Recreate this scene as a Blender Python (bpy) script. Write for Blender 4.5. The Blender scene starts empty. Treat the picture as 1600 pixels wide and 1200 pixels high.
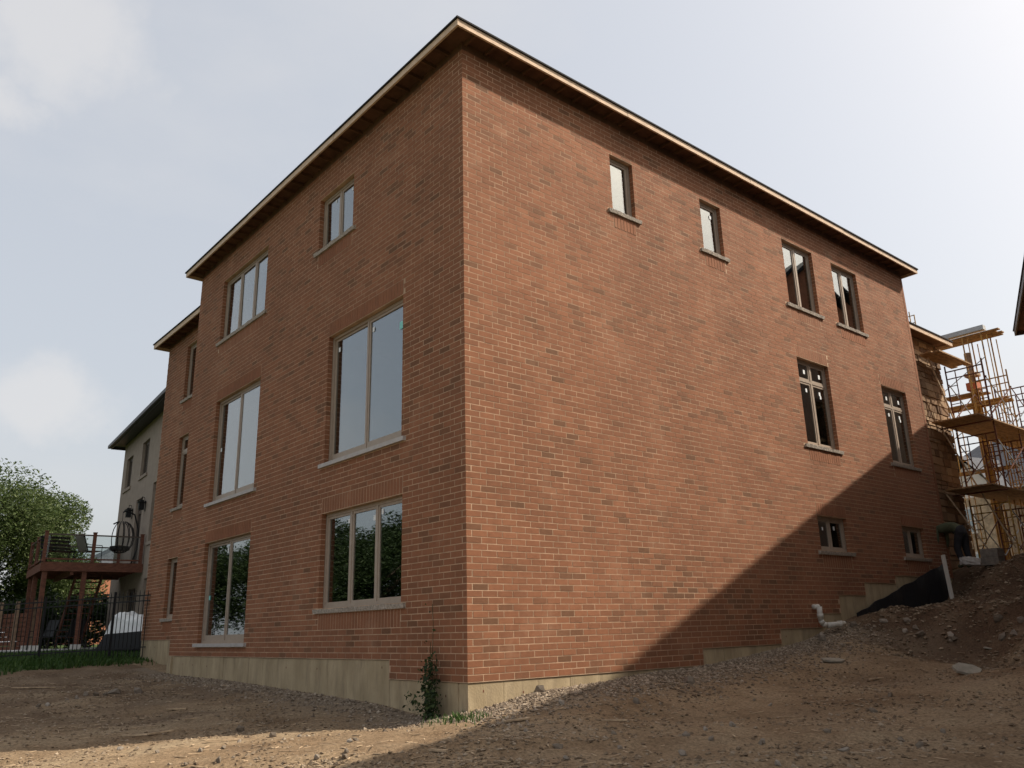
import bpy, bmesh, math, random
import numpy as np
from mathutils import Vector, Matrix, noise
R = math.radians
rnd = random.Random(7)
scn = bpy.context.scene
COL = scn.collection

# ------------------------------------------------------------------ camera
CAM = Vector((8.983, -6.770, 0.638))
FX = 1285.77                                   # focal length in pixels of a 1600 px wide frame
cF = Vector((-0.72939, 0.62115, 0.28664)).normalized()
cR = Vector((0.642432, 0.765933, -0.025034)); cR = (cR - cF*cR.dot(cF)).normalized()
cU = cR.cross(cF)
cam_d = bpy.data.cameras.new('camera'); cam = bpy.data.objects.new('camera', cam_d); COL.objects.link(cam)
cam.matrix_world = Matrix(((cR.x, cU.x, -cF.x, CAM.x), (cR.y, cU.y, -cF.y, CAM.y), (cR.z, cU.z, -cF.z, CAM.z), (0, 0, 0, 1)))
cam_d.sensor_width = 36; cam_d.lens = 36*FX/1600; cam_d.clip_end = 3000; cam_d.clip_start = .05
scn.camera = cam

# ------------------------------------------------------------------ sun, sky, exposure
SUN = Vector((1.0, 1.6, 1.85)).normalized()
SUN_EL = math.asin(SUN.z); SUN_AZ = math.atan2(SUN.x, SUN.y)
sd = bpy.data.lights.new('sun', 'SUN'); sd.energy = 3.2; sd.angle = R(0.6); sd.color = (1.0, .91, .78)
so = bpy.data.objects.new('sun', sd); COL.objects.link(so)
so.rotation_euler = SUN.to_track_quat('Z', 'Y').to_euler(); so.location = (10, 25, 30)
wd = bpy.data.worlds.new('World'); scn.world = wd; wd.use_nodes = True
wn = wd.node_tree.nodes; wl = wd.node_tree.links; wn.clear()
def wnode(t, **k):
    n = wn.new(t)
    for a, v in k.items(): setattr(n, a, v)
    return n
sky = wnode('ShaderNodeTexSky', sky_type='NISHITA', sun_disc=False)
sky.sun_elevation = SUN_EL; sky.sun_rotation = SUN_AZ; sky.dust_density = 6.5; sky.air_density = 1.0; sky.ozone_density = 1.2; sky.altitude = 100
bg = wnode('ShaderNodeBackground'); bg.inputs[1].default_value = .1
out = wnode('ShaderNodeOutputWorld')
tc = wnode('ShaderNodeTexCoord')
nz = wnode('ShaderNodeTexNoise'); nz.inputs['Scale'].default_value = 2.6; nz.inputs['Detail'].default_value = 7; nz.inputs['Roughness'].default_value = .55
mp = wnode('ShaderNodeMapping'); mp.inputs['Scale'].default_value = (1, 1, 2.2); mp.inputs['Location'].default_value = (.35, .2, .1)
wl.new(tc.outputs['Generated'], mp.inputs['Vector']); wl.new(mp.outputs[0], nz.inputs['Vector'])
# thin high haze everywhere: blends the clear sky towards a pale veil
veil = wnode('ShaderNodeMixRGB'); veil.inputs[0].default_value = .6; veil.inputs[2].default_value = (3.75, 3.8, 3.9, 1)
tint = wnode('ShaderNodeMixRGB', blend_type='MULTIPLY'); tint.inputs[0].default_value = 1; tint.inputs[2].default_value = (1.02, 1.0, .93, 1)   # hazy summer air
wl.new(sky.outputs[0], tint.inputs[1]); wl.new(tint.outputs[0], veil.inputs[1])
# soft cumulus puffs
def puff(dirv, size, soft, seedloc, sc):
    n2 = wnode('ShaderNodeTexNoise'); n2.inputs['Scale'].default_value = sc; n2.inputs['Detail'].default_value = 6; n2.inputs['Roughness'].default_value = .6
    m2 = wnode('ShaderNodeMapping'); m2.inputs['Location'].default_value = seedloc
    wl.new(tc.outputs['Generated'], m2.inputs[0]); wl.new(m2.outputs[0], n2.inputs['Vector'])
    dt = wnode('ShaderNodeVectorMath', operation='DISTANCE'); sc2 = wnode('ShaderNodeVectorMath', operation='MULTIPLY'); sc2.inputs[1].default_value = (1, 1, 1.7)
    wl.new(tc.outputs['Generated'], sc2.inputs[0]); wl.new(sc2.outputs[0], dt.inputs[0]); dt.inputs[1].default_value = (dirv[0], dirv[1], dirv[2]*1.7)
    a = wnode('ShaderNodeMath', operation='MULTIPLY_ADD'); wl.new(n2.outputs[0], a.inputs[0]); a.inputs[1].default_value = -soft*3.6; a.inputs[2].default_value = soft*1.8
    b = wnode('ShaderNodeMath', operation='ADD'); wl.new(dt.outputs['Value'], b.inputs[0]); wl.new(a.outputs[0], b.inputs[1])
    mr = wnode('ShaderNodeMapRange', interpolation_type='SMOOTHSTEP'); wl.new(b.outputs[0], mr.inputs[0])
    mr.inputs[1].default_value = size + soft*.5; mr.inputs[2].default_value = size - soft*.7; mr.inputs[3].default_value = 0; mr.inputs[4].default_value = 1
    return mr.outputs[0]
def pixdir(u, v): return (cF + cR*((u-800)/FX) + cU*((600-v)/FX)).normalized()
cur = None
for (u, v, s, f, loc, q) in [(60, 625, .075, .07, (3, 1, 2), 7), (70, 5, .10, .11, (7, 2, 5), 5), (-10, 160, .05, .05, (1, 9, 4), 9), (-700, 300, .2, .15, (2, 4, 9), 4), (-1200, 500, .22, .15, (5, 4, 1), 4)]:
    o_ = puff(pixdir(u, v), s, f, loc, q)
    if cur is None: cur = o_
    else:
        mx = wnode('ShaderNodeMath', operation='MAXIMUM'); wl.new(cur, mx.inputs[0]); wl.new(o_, mx.inputs[1]); cur = mx.outputs[0]
thin = wnode('ShaderNodeMapRange'); wl.new(nz.outputs[0], thin.inputs[0]); thin.inputs[1].default_value = .45; thin.inputs[2].default_value = .75; thin.inputs[3].default_value = 0; thin.inputs[4].default_value = .3
mx = wnode('ShaderNodeMath', operation='MAXIMUM'); cm = wnode('ShaderNodeMath', operation='MULTIPLY'); wl.new(cur, cm.inputs[0]); cm.inputs[1].default_value = .55
wl.new(cm.outputs[0], mx.inputs[0]); wl.new(thin.outputs[0], mx.inputs[1])
cl = wnode('ShaderNodeMixRGB'); wl.new(mx.outputs[0], cl.inputs[0]); wl.new(veil.outputs[0], cl.inputs[1]); cl.inputs[2].default_value = (3.95, 3.85, 3.8, 1)
wl.new(cl.outputs[0], bg.inputs[0]); wl.new(bg.outputs[0], out.inputs[0])
scn.view_settings.view_transform = 'Standard'; scn.view_settings.look = 'None'; scn.view_settings.gamma = 1
scn.view_settings.use_curve_mapping = False; scn.view_settings.exposure = 1.05

# ------------------------------------------------------------------ materials
def mat(name, col, rough=.8, var=.0, vscale=4., bump=0., bscale=40., col2=None, detail=5., metallic=0., spec=.3, attr=None, c2at=(.35, .65), stretch=(1, 1, 1)):
    m = bpy.data.materials.new(name); m.use_nodes = True
    nt = m.node_tree; N = nt.nodes; L = nt.links; b = N['Principled BSDF']
    b.inputs['Roughness'].default_value = rough; b.inputs['Metallic'].default_value = metallic; b.inputs['Specular IOR Level'].default_value = spec
    c = N.new('ShaderNodeTexCoord'); mpn = N.new('ShaderNodeMapping'); mpn.inputs['Scale'].default_value = stretch
    L.new(c.outputs['Object'], mpn.inputs[0])
    if var or col2:
        t = N.new('ShaderNodeTexNoise'); t.inputs['Scale'].default_value = vscale; t.inputs['Detail'].default_value = detail; t.inputs['Roughness'].default_value = .62
        L.new(mpn.outputs[0], t.inputs['Vector'])
        rp = N.new('ShaderNodeValToRGB'); L.new(t.outputs[0], rp.inputs[0])
        if col2: a_, b_ = col, col2
        else: a_, b_ = [x*(1-var) for x in col], [min(1, x*(1+var)) for x in col]
        rp.color_ramp.elements[0].position = c2at[0]; rp.color_ramp.elements[1].position = c2at[1]
        rp.color_ramp.elements[0].color = (*a_, 1); rp.color_ramp.elements[1].color = (*b_, 1)
        L.new(rp.outputs[0], b.inputs['Base Color'])
    else: b.inputs['Base Color'].default_value = (*col, 1)
    if bump:
        t2 = N.new('ShaderNodeTexNoise'); t2.inputs['Scale'].default_value = bscale; t2.inputs['Detail'].default_value = 6; L.new(mpn.outputs[0], t2.inputs['Vector'])
        bp = N.new('ShaderNodeBump'); bp.inputs['Strength'].default_value = bump; bp.inputs['Distance'].default_value = .02
        L.new(t2.outputs[0], bp.inputs['Height']); L.new(bp.outputs[0], b.inputs['Normal'])
    return m
def tone_mat(name, stops, nscale=9., namt=.35, rough=.9, bump=.25, bscale=120., bloom=0.):
    """colour by the per-piece 'tone' attribute, plus world-space weathering noise"""
    m = bpy.data.materials.new(name); m.use_nodes = True
    N = m.node_tree.nodes; L = m.node_tree.links; b = N['Principled BSDF']; b.inputs['Roughness'].default_value = rough; b.inputs['Specular IOR Level'].default_value = .2
    a = N.new('ShaderNodeAttribute'); a.attribute_name = 'tone'
    rp = N.new('ShaderNodeValToRGB'); L.new(a.outputs['Fac'], rp.inputs[0])
    while len(rp.color_ramp.elements) < len(stops): rp.color_ramp.elements.new(.5)
    for e, (p, c) in zip(rp.color_ramp.elements, stops): e.position = p; e.color = (*c, 1)
    g = N.new('ShaderNodeNewGeometry')
    t = N.new('ShaderNodeTexNoise'); t.inputs['Scale'].default_value = nscale; t.inputs['Detail'].default_value = 8; t.inputs['Roughness'].default_value = .7; L.new(g.outputs['Position'], t.inputs['Vector'])
    t3 = N.new('ShaderNodeTexNoise'); t3.inputs['Scale'].default_value = .55; t3.inputs['Detail'].default_value = 3; L.new(g.outputs['Position'], t3.inputs['Vector'])
    ad = N.new('ShaderNodeMath'); ad.operation = 'ADD'; L.new(t.outputs[0], ad.inputs[0]); L.new(t3.outputs[0], ad.inputs[1])
    mr = N.new('ShaderNodeMapRange'); L.new(ad.outputs[0], mr.inputs[0]); mr.inputs[1].default_value = .6; mr.inputs[2].default_value = 1.4; mr.inputs[3].default_value = 1-namt; mr.inputs[4].default_value = 1+namt
    mu = N.new('ShaderNodeMixRGB'); mu.blend_type = 'MULTIPLY'; mu.inputs[0].default_value = 1; L.new(rp.outputs[0], mu.inputs[1]); L.new(mr.outputs[0], mu.inputs[2])
    fin = mu.outputs[0]
    if bloom:
        t4 = N.new('ShaderNodeTexNoise'); t4.inputs['Scale'].default_value = 1.1; t4.inputs['Detail'].default_value = 9; t4.inputs['Roughness'].default_value = .72; L.new(g.outputs['Position'], t4.inputs['Vector'])
        m4 = N.new('ShaderNodeMapRange'); L.new(t4.outputs[0], m4.inputs[0]); m4.inputs[1].default_value = .56; m4.inputs[2].default_value = .78; m4.inputs[3].default_value = 0; m4.inputs[4].default_value = bloom
        x4 = N.new('ShaderNodeMixRGB'); L.new(m4.outputs[0], x4.inputs[0]); L.new(fin, x4.inputs[1]); x4.inputs[2].default_value = (.44, .30, .20, 1); fin = x4.outputs[0]
    L.new(fin, b.inputs['Base Color'])
    t2 = N.new('ShaderNodeTexNoise'); t2.inputs['Scale'].default_value = bscale; t2.inputs['Detail'].default_value = 5; L.new(g.outputs['Position'], t2.inputs['Vector'])
    bp = N.new('ShaderNodeBump'); bp.inputs['Strength'].default_value = bump; bp.inputs['Distance'].default_value = .01; L.new(t2.outputs[0], bp.inputs['Height']); L.new(bp.outputs[0], b.inputs['Normal'])
    return m
M = {}
M['brick'] = tone_mat('brick', [(0, (.160, .080, .044)), (.16, (.195, .090, .049)), (.3, (.221, .097, .052)), (.7, (.247, .105, .055)), (1, (.276, .120, .063))], namt=.24, bloom=.3)
M['mortar'] = mat('mortar', (.46, .31, .205), .95, .22, 3., .3, 90)
M['stone'] = tone_mat('ashlar', [(0, (.15, .09, .052)), (.4, (.25, .155, .088)), (.75, (.33, .215, .125)), (1, (.38, .27, .17))], nscale=14, namt=.35, bump=.8, bscale=35)
M['stone_joint'] = mat('stone_joint', (.22, .16, .11), .95, .2, 6)
M['concrete'] = mat('parged_concrete', (.34, .265, .16), .92, .2, 2.6, .25, 60, col2=(.46, .365, .23), stretch=(1, 1, .45))
def concrete_mat():
    m = mat('parged_concrete', (.30, .232, .14), .92, 0, 2.6, .3, 60, col2=(.43, .34, .215), stretch=(1, 1, .45)); N = m.node_tree.nodes; L = m.node_tree.links; b = N['Principled BSDF']
    src = b.inputs['Base Color'].links[0].from_socket; g = N.new('ShaderNodeNewGeometry'); mp_ = N.new('ShaderNodeMapping'); mp_.inputs['Scale'].default_value = (5, 5, .9); L.new(g.outputs['Position'], mp_.inputs[0])
    t = N.new('ShaderNodeTexNoise'); t.inputs['Scale'].default_value = 1.; t.inputs['Detail'].default_value = 9; t.inputs['Roughness'].default_value = .7; L.new(mp_.outputs[0], t.inputs['Vector'])
    r = N.new('ShaderNodeMapRange'); L.new(t.outputs[0], r.inputs[0]); r.inputs[1].default_value = .5; r.inputs[2].default_value = .72; r.inputs[3].default_value = 0; r.inputs[4].default_value = .65
    x = N.new('ShaderNodeMixRGB'); L.new(r.outputs[0], x.inputs[0]); L.new(src, x.inputs[1]); x.inputs[2].default_value = (.15, .115, .08, 1); L.new(x.outputs[0], b.inputs['Base Color']); return m
M['concrete'] = concrete_mat()
M['vinyl'] = mat('taupe_vinyl', (.35, .28, .22), .45, .06, 8)
M['vinyl_dark'] = mat('brown_vinyl', (.10, .075, .06), .5, .1, 8)
M['sill'] = mat('rock_face_sill', (.36, .31, .26), .95, .35, 24, .9, 45)
M['metal_sill'] = mat('grey_sill', (.42, .39, .365), .55, .1, 6)
M['lumber'] = mat('pale_lumber', (.60, .44, .31), .8, .2, 6, .15, 60, stretch=(1, 1, 6))
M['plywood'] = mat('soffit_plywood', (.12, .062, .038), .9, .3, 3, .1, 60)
M['shingle'] = mat('asphalt_shingle', (.028, .026, .027), .95, .35, 30, .6, 120)
M['drip'] = mat('felt_edge', (.018, .016, .016), .9, .3, 20)
M['interior'] = mat('unfinished_interior', (.13, .105, .085), .9, .3, 1.5)
M['sticker'] = mat('white_sticker', (.78, .80, .80), .6)
M['sticker_teal'] = mat('teal_sticker', (.25, .66, .62), .6)
M['black_film'] = mat('black_membrane', (.012, .013, .016), .55, .3, 20, .3, 60, spec=.3)
M['pvc'] = mat('white_pvc', (.55, .52, .46), .45, .12, 9)
M['taupe'] = mat('taupe_stucco', (.31, .25, .20), .95, .1, 3, .2, 80)
M['charcoal'] = mat('charcoal_metal', (.045, .045, .05), .5, .1, 5)
M['cedar'] = mat('stained_deck_wood', (.155, .062, .038), .75, .3, 7, .15, 50, stretch=(1, 1, 3))
M['oldwood'] = mat('weathered_wood', (.30, .20, .13), .85, .3, 8, .2, 60)
M['iron'] = mat('black_iron', (.012, .012, .013), .5)
M['tarp'] = mat('white_tarp', (.78, .78, .76), .6, .08, 5, .5, 12)
M['footing'] = mat('pale_concrete', (.50, .48, .44), .9, .15, 6)
M['foot_slab'] = mat('patio_concrete', (.55, .53, .50), .9, .12, 2)
M['scaf_y'] = mat('yellow_scaffold_paint', (.48, .27, .05), .5, col2=(.17, .075, .03), vscale=7, c2at=(.42, .68), spec=.4)
M['scaf_r'] = mat('rusty_scaffold_steel', (.13, .045, .025), .7, .4, 9)
M['scaf_g'] = mat('grey_galvanised_steel', (.25, .26, .26), .45, .2, 9, metallic=.5)
M['plank'] = mat('scaffold_plank', (.30, .18, .085), .85, .35, 5, .2, 40, stretch=(3, 1, 3))
M['alu'] = mat('aluminium_plank', (.40, .40, .39), .45, .12, 5, metallic=.6)
M['slab'] = mat('grey_flagstone', (.29, .262, .21), .9, .18, 9, .5, 30)
M['bark'] = mat('bark', (.085, .062, .045), .95, .3, 12, .8, 20)
M['tan_brick'] = mat('tan_stone_facade', (.36, .27, .175), .95, .3, 5, .5, 12)
M['orange_brick'] = mat('orange_brick_far', (.36, .15, .085), .95, .15, 3)
M['far_roof'] = mat('grey_far_roof', (.085, .088, .10), .95, .2, 6)
M['white_trim'] = mat('white_trim', (.62, .58, .52), .7)
M['cloth_olive'] = mat('olive_shirt', (.075, .08, .045), .9, .2, 12)
M['cloth_dark'] = mat('dark_trousers', (.022, .021, .024), .9, .2, 12)
M['skin'] = mat('skin', (.33, .19, .13), .6, .1, 20)
M['hair'] = mat('dark_hair', (.02, .015, .012), .7)
M['wicker'] = mat('dark_wicker', (.028, .024, .022), .8)
M['fabric'] = mat('beige_sling_fabric', (.28, .24, .19), .9)
M['block'] = mat('concrete_block', (.19, .165, .14), .95, .2, 14)
M['bag'] = mat('white_cement_bag', (.48, .45, .42), .8, .2, 10, .4, 10)
M['chip'] = mat('wood_scrap', (.42, .31, .20), .85, .3, 12)
M['rock'] = tone_mat('rubble', [(0, (.10, .078, .058)), (.5, (.18, .145, .11)), (.8, (.24, .20, .16)), (1, (.34, .30, .25))], nscale=20, namt=.3, bump=.5, bscale=60)
M['gravel'] = tone_mat('gravel', [(0, (.11, .082, .058)), (.5, (.215, .165, .12)), (1, (.35, .285, .215))], nscale=20, namt=.3)
M['clod'] = tone_mat('soil_clod', [(0, (.12, .082, .052)), (.6, (.21, .155, .102)), (1, (.33, .26, .185))], nscale=20, namt=.3)
M['red_cap'] = mat('orange_mesh', (.40, .11, .045), .7)
def leaf_mat(name, c1, c2, c3):
    m = tone_mat(name, [(0, c1), (.55, c2), (1, c3)], nscale=.5, namt=.15, rough=.6, bump=0)
    N = m.node_tree.nodes; L = m.node_tree.links; b = N['Principled BSDF']
    src = b.inputs['Base Color'].links[0].from_socket
    tr = N.new('ShaderNodeBsdfTranslucent'); L.new(src, tr.inputs[0]); mxs = N.new('ShaderNodeMixShader'); mxs.inputs[0].default_value = .35
    L.new(b.outputs[0], mxs.inputs[1]); L.new(tr.outputs[0], mxs.inputs[2]); L.new(mxs.outputs[0], N['Material Output'].inputs[0])
    return m
M['leaf'] = leaf_mat('willow_leaf', (.028, .05, .012), (.07, .10, .028), (.16, .19, .085))
M['leaf_dark'] = leaf_mat('dark_leaf', (.012, .022, .007), (.028, .048, .014), (.055, .08, .026))
M['grass'] = leaf_mat('grass_blade', (.025, .055, .012), (.05, .10, .022), (.10, .15, .04))
M['weed'] = leaf_mat('weed_leaf', (.018, .03, .012), (.035, .058, .02), (.07, .10, .035))
def glass(name, tint, base):
    m = bpy.data.materials.new(name); m.use_nodes = True; N = m.node_tree.nodes; L = m.node_tree.links; N.remove(N['Principled BSDF'])
    t = N.new('ShaderNodeBsdfTransparent'); t.inputs[0].default_value = (*tint, 1)
    g = N.new('ShaderNodeBsdfGlossy'); g.inputs['Roughness'].default_value = .015; g.inputs[0].default_value = (.93, .97, 1, 1)
    f = N.new('ShaderNodeLayerWeight'); f.inputs[0].default_value = .5
    pw = N.new('ShaderNodeMath'); pw.operation = 'POWER'; L.new(f.outputs['Facing'], pw.inputs[0]); pw.inputs[1].default_value = 3.
    ma = N.new('ShaderNodeMath'); ma.operation = 'MULTIPLY_ADD'; L.new(pw.outputs[0], ma.inputs[0]); ma.inputs[1].default_value = .55; ma.inputs[2].default_value = base; ma.use_clamp = True
    ge = N.new('ShaderNodeNewGeometry'); nz_ = N.new('ShaderNodeTexNoise'); nz_.inputs['Scale'].default_value = 1.1; nz_.inputs['Detail'].default_value = 1; L.new(ge.outputs['Position'], nz_.inputs['Vector'])
    bp = N.new('ShaderNodeBump'); bp.inputs['Strength'].default_value = .05; bp.inputs['Distance'].default_value = .03; L.new(nz_.outputs[0], bp.inputs['Height']); L.new(bp.outputs[0], g.inputs['Normal'])
    mx_ = N.new('ShaderNodeMixShader'); L.new(ma.outputs[0], mx_.inputs[0]); L.new(t.outputs[0], mx_.inputs[1]); L.new(g.outputs[0], mx_.inputs[2]); L.new(mx_.outputs[0], N['Material Output'].inputs[0])
    return m
M['glass'] = glass('window_glass', (.55, .60, .58), .17)
M['rail_glass'] = glass('railing_glass', (.85, .88, .88), .03)

# ------------------------------------------------------------------ mesh helpers
class MB:
    def __init__(s): s.v = []; s.f = []; s.t = []
    def quad(s, a, b, c, d, tone=.5):
        i = len(s.v); s.v += [a, b, c, d]; s.f.append((i, i+1, i+2, i+3)); s.t.append(tone)
    def hexa(s, p, tone=.5, skip=()):
        """p: 8 corners, bottom ring 0-3 then top ring 4-7"""
        i = len(s.v); s.v += [tuple(q) for q in p]
        for k, f in enumerate(((0, 3, 2, 1), (4, 5, 6, 7), (0, 1, 5, 4), (1, 2, 6, 5), (2, 3, 7, 6), (3, 0, 4, 7))):
            if k in skip: continue
            s.f.append(tuple(i+j for j in f)); s.t.append(tone)
    def box(s, a, b, tone=.5):
        x0, y0, z0 = (min(p, q) for p, q in zip(a, b)); x1, y1, z1 = (max(p, q) for p, q in zip(a, b))
        s.hexa([(x0, y0, z0), (x1, y0, z0), (x1, y1, z0), (x0, y1, z0), (x0, y0, z1), (x1, y0, z1), (x1, y1, z1), (x0, y1, z1)], tone)
    def bar(s, a, b, w, h, tone=.5, up=(0, 0, 1)):
        """rectangular bar from a to b"""
        a = Vector(a); b = Vector(b); d = (b-a).normalized(); u = Vector(up)
        if abs(d.dot(u)) > .98: u = Vector((1, 0, 0))
        x = d.cross(u).normalized()*w/2; y = x.cross(d).normalized()*h/2
        s.hexa([a-x-y, a+x-y, b+x-y, b-x-y, a-x+y, a+x+y, b+x+y, b-x+y], tone)
    def tube(s, a, b, r, n=6, r2=None, tone=.5, caps=True):
        a = Vector(a); b = Vector(b); d = (b-a).normalized(); u = Vector((0, 0, 1)) if abs(d.z) < .95 else Vector((1, 0, 0))
        x = d.cross(u).normalized(); y = x.cross(d); r2 = r if r2 is None else r2; i = len(s.v)
        for k in range(n):
            q = 2*math.pi*k/n; e = x*math.cos(q)+y*math.sin(q); s.v.append(tuple(a+e*r)); s.v.append(tuple(b+e*r2))
        for k in range(n):
            j = (k+1) % n; s.f.append((i+2*k, i+2*j, i+2*j+1, i+2*k+1)); s.t.append(tone)
        if caps:
            s.f.append(tuple(i+2*k for k in range(n))[::-1]); s.f.append(tuple(i+2*k+1 for k in range(n))); s.t += [tone, tone]
    def path(s, pts, r, n=6, tone=.5):
        for a, b in zip(pts[:-1], pts[1:]): s.tube(a, b, r, n, tone=tone)
    def poly(s, pts, tone=.5):
        i = len(s.v); s.v += [tuple(p) for p in pts]; s.f.append(tuple(range(i, i+len(pts)))); s.t.append(tone)
    def prism(s, pts, off, tone=.5):
        """closed polygon extruded by vector off"""
        n = len(pts); i = len(s.v); o = Vector(off); s.v += [tuple(p) for p in pts] + [tuple(Vector(p)+o) for p in pts]
        s.f.append(tuple(range(i, i+n))[::-1]); s.f.append(tuple(range(i+n, i+2*n))); s.t += [tone, tone]
        for k in range(n):
            j = (k+1) % n; s.f.append((i+k, i+j, i+n+j, i+n+k)); s.t.append(tone)
    def blob(s, c, r, tone=.5, rg=rnd, squash=.7):
        """irregular eight-faced pebble"""
        c = Vector(c); i = len(s.v); an = rg.random()*6.28
        for k in range(4):
            q = an+k*1.571+rg.uniform(-.4, .4); e = r*rg.uniform(.65, 1.25); s.v.append((c.x+math.cos(q)*e, c.y+math.sin(q)*e, c.z+rg.uniform(-.25, .25)*r))
        s.v.append((c.x+rg.uniform(-.4, .4)*r, c.y+rg.uniform(-.4, .4)*r, c.z+r*squash*rg.uniform(.6, 1.2))); s.v.append((c.x, c.y, c.z-r*squash))
        for k in range(4):
            j = (k+1) % 4; s.f.append((i+k, i+j, i+4)); s.f.append((i+j, i+k, i+5)); s.t += [tone, tone]
    def mesh(s, name, m, smooth=False, tones=True):
        me = bpy.data.meshes.new(name); me.from_pydata([tuple(v) for v in s.v], [], s.f)
        if tones:
            at = me.attributes.new('tone', 'FLOAT', 'FACE'); at.data.foreach_set('value', np.array(s.t, 'f'))
        me.materials.append(m)
        if smooth: me.polygons.foreach_set('use_smooth', [True]*len(me.polygons))
        me.update(); return me
    def build(s, name, m, parent=None, smooth=False):
        return link(name, s.mesh(name, m, smooth), parent)
def link(name, data, parent=None, loc=None):
    o = bpy.data.objects.new(name, data); COL.objects.link(o)
    if parent is not None: o.parent = parent
    if loc is not None: o.location = loc
    return o
def thing(name, label, cat, group=None, loc=(0, 0, 0)):
    o = link(name, None, None, loc); o.empty_display_size = .3; return tag(o, label, cat, group)
def tag(o, label, cat, group=None):
    o['label'] = label; o['category'] = cat
    if group: o['group'] = group
    return o
def kind(o, k): o['kind'] = k; return o
def Vn(p, s=1., o=0.): return noise.noise(Vector((p[0]*s+o, p[1]*s-o, p[2]*s+2*o)))
def displace(me, amt, s, o=0.):
    for v in me.vertices:
        n = Vector((Vn(v.co, s, o), Vn(v.co, s, o+17), Vn(v.co, s, o+31))); v.co += n*amt

# ------------------------------------------------------------------ ground
CP = np.array([(0, -.1, -.36), (.1, 1, -.20), (.1, 2.7, -.12), (.1, 3.4, -.06), (.1, 4.8, -.02), (.1, 5.8, .06), (.1, 6.8, .16), (.1, 8.1, .31), (.1, 9.1, .54), (.1, 10.1, .74), (.15, 11.5, .84), (.15, 13, .95), (.2, 14.2, 1.08), (.3, 15.2, 1.72), (.3, 16, 1.95), (.3, 18, 2.0), (.3, 23, 2.1),
  (.7, .6, -.33), (.8, 3, -.2), (.8, 6, .0), (1.0, 7.6, .12), (1.6, 3, -.36), (1.6, 6, -.2), (2.2, 8.2, -.06), (1.6, 9.6, .13), (1.7, 10.35, .82), (3.2, 10.2, .84), (1.7, 11.6, .86), (3.4, 11.6, .9), (1.7, 13.1, 1.15), (3.2, 13.2, 1.3), (1.5, 14.4, 1.86), (3.2, 14.3, 1.88), (2, 16, 1.9), (4.7, 9.4, .78), (5.5, 12.5, 1.6), (4.2, 7.0, -.05), (3.0, 9.5, .1), (4.2, 8.8, .12), (6, 6.2, -.1), (4, 4, -.42), (6.5, 3.5, -.45), (6, 0, -.64), (3, -1.8, -.51), (9, -6.8, -.98), (9, 0, -.72), (11, 5, .1), (14, 12, 1.3), (12, 20, 2.0), (4, 25, 2.1),
  (-.5, -.05, -.44), (-1, -.05, -.45), (-2, -.05, -.37), (-4, -.05, -.29), (-6, -.05, -.23), (-8, -.05, -.17), (-11.3, -.05, -.12), (-13.2, .45, .02), (-15.4, .45, .14), (-1.2, -1.8, -.50), (-3, -4.6, -.58), (-3.5, -1.2, -.40), (-7, -1.5, -.30), (-7, -4.5, -.42), (-11, -2.2, -.2), (-14.2, -2.8, .02), (-15.2, -.6, .17), (-17.5, -2.5, .22), (-16.5, 2.5, .28), (-21, 0, .3), (-21, -6, .25), (-27, 0, .34), (-12, -8, -.4), (-40, 6, .4), (-60, 0, .45), (-60, 40, .8), (-30, -25, -.2), (0, -25, -1.2), (25, -20, -1.2), (50, 10, 1.2), (0, 60, 2.3), (-30, 45, 1.9), (40, 60, 2.3), (60, -50, -1.2), (-60, -50, -.2), (-5, 20, 2.05), (-14, 30, 2.0), (-6, 10, .5), (-14, 8, .5), (-24, 12, .5)], float)
def tps_fit(P):
    n = len(P); d = np.hypot(P[:, None, 0]-P[None, :, 0], P[:, None, 1]-P[None, :, 1])
    K = np.where(d > 0, d**2*np.log(d+1e-9), 0)+np.eye(n)*.02; Q = np.c_[np.ones(n), P[:, :2]]
    A = np.block([[K, Q], [Q.T, np.zeros((3, 3))]]); return np.linalg.solve(A, np.r_[P[:, 2], 0, 0, 0])
TW = tps_fit(CP)
def hgt0(x, y):
    x = np.atleast_1d(np.asarray(x, float)); y = np.atleast_1d(np.asarray(y, float))
    xc = np.clip(x, -60, 60); yc = np.clip(y, -50, 60)
    d = np.hypot(xc[:, None]-CP[None, :, 0], yc[:, None]-CP[None, :, 1])
    return np.where(d > 0, d**2*np.log(d+1e-9), 0)@TW[:-3] + TW[-3] + TW[-2]*xc + TW[-1]*yc
def rough_at(x, y):
    """small relief of the worked soil"""
    p = Vector((x, y, 0)); n = noise.noise
    a = n(p*.55)*.05 + n(p*1.7+Vector((3, 8, 0)))*.03 + n(p*5+Vector((9, 1, 0)))*.016 + n(p*13)*.009
    ruts = math.sin((-.76*x+.65*y)*5.2 + 3.5*n(p*.3))*.016*(.5+n(p*.6+Vector((2, 2, 0))))+n(Vector((x*.64+y*.77, (-.76*x+.65*y)*5, 0)))*.014
    bank = math.exp(-((y-10.6)/1.5)**2)*(1 if 0 < x < 6 else 0)+math.exp(-((y-14.3)/1.2)**2)*(1 if 0 < x < 6 else 0)
    a += bank*(n(p*1.3+Vector((5, 5, 0)))*.17 + n(p*3.1)*.11 + n(p*6.5)*.06)
    wall = min(1, max(0.15, max(x, -y)/.8)) if (x > -12 and y > -9) else 1
    if y < 9 and x > -13:                                     # wheel tracks of site machinery
        c = -.76*x+.65*y; l_ = .64*x+.77*y
        for c0, am in ((-2.3, 1.), (-3.9, 1.), (-5.4, .7)):
            dd = c-c0-.5*math.sin(l_*.22+c0*.1)-.25*n(Vector((l_*.3, 3, 0)))
            if abs(dd) < .42: a += am*(-.032*math.exp(-(dd/.15)**2)*(1+.35*math.sin(l_*21))+.022*math.exp(-((abs(dd)-.27)/.09)**2))
    return (a+ruts)*wall
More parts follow.
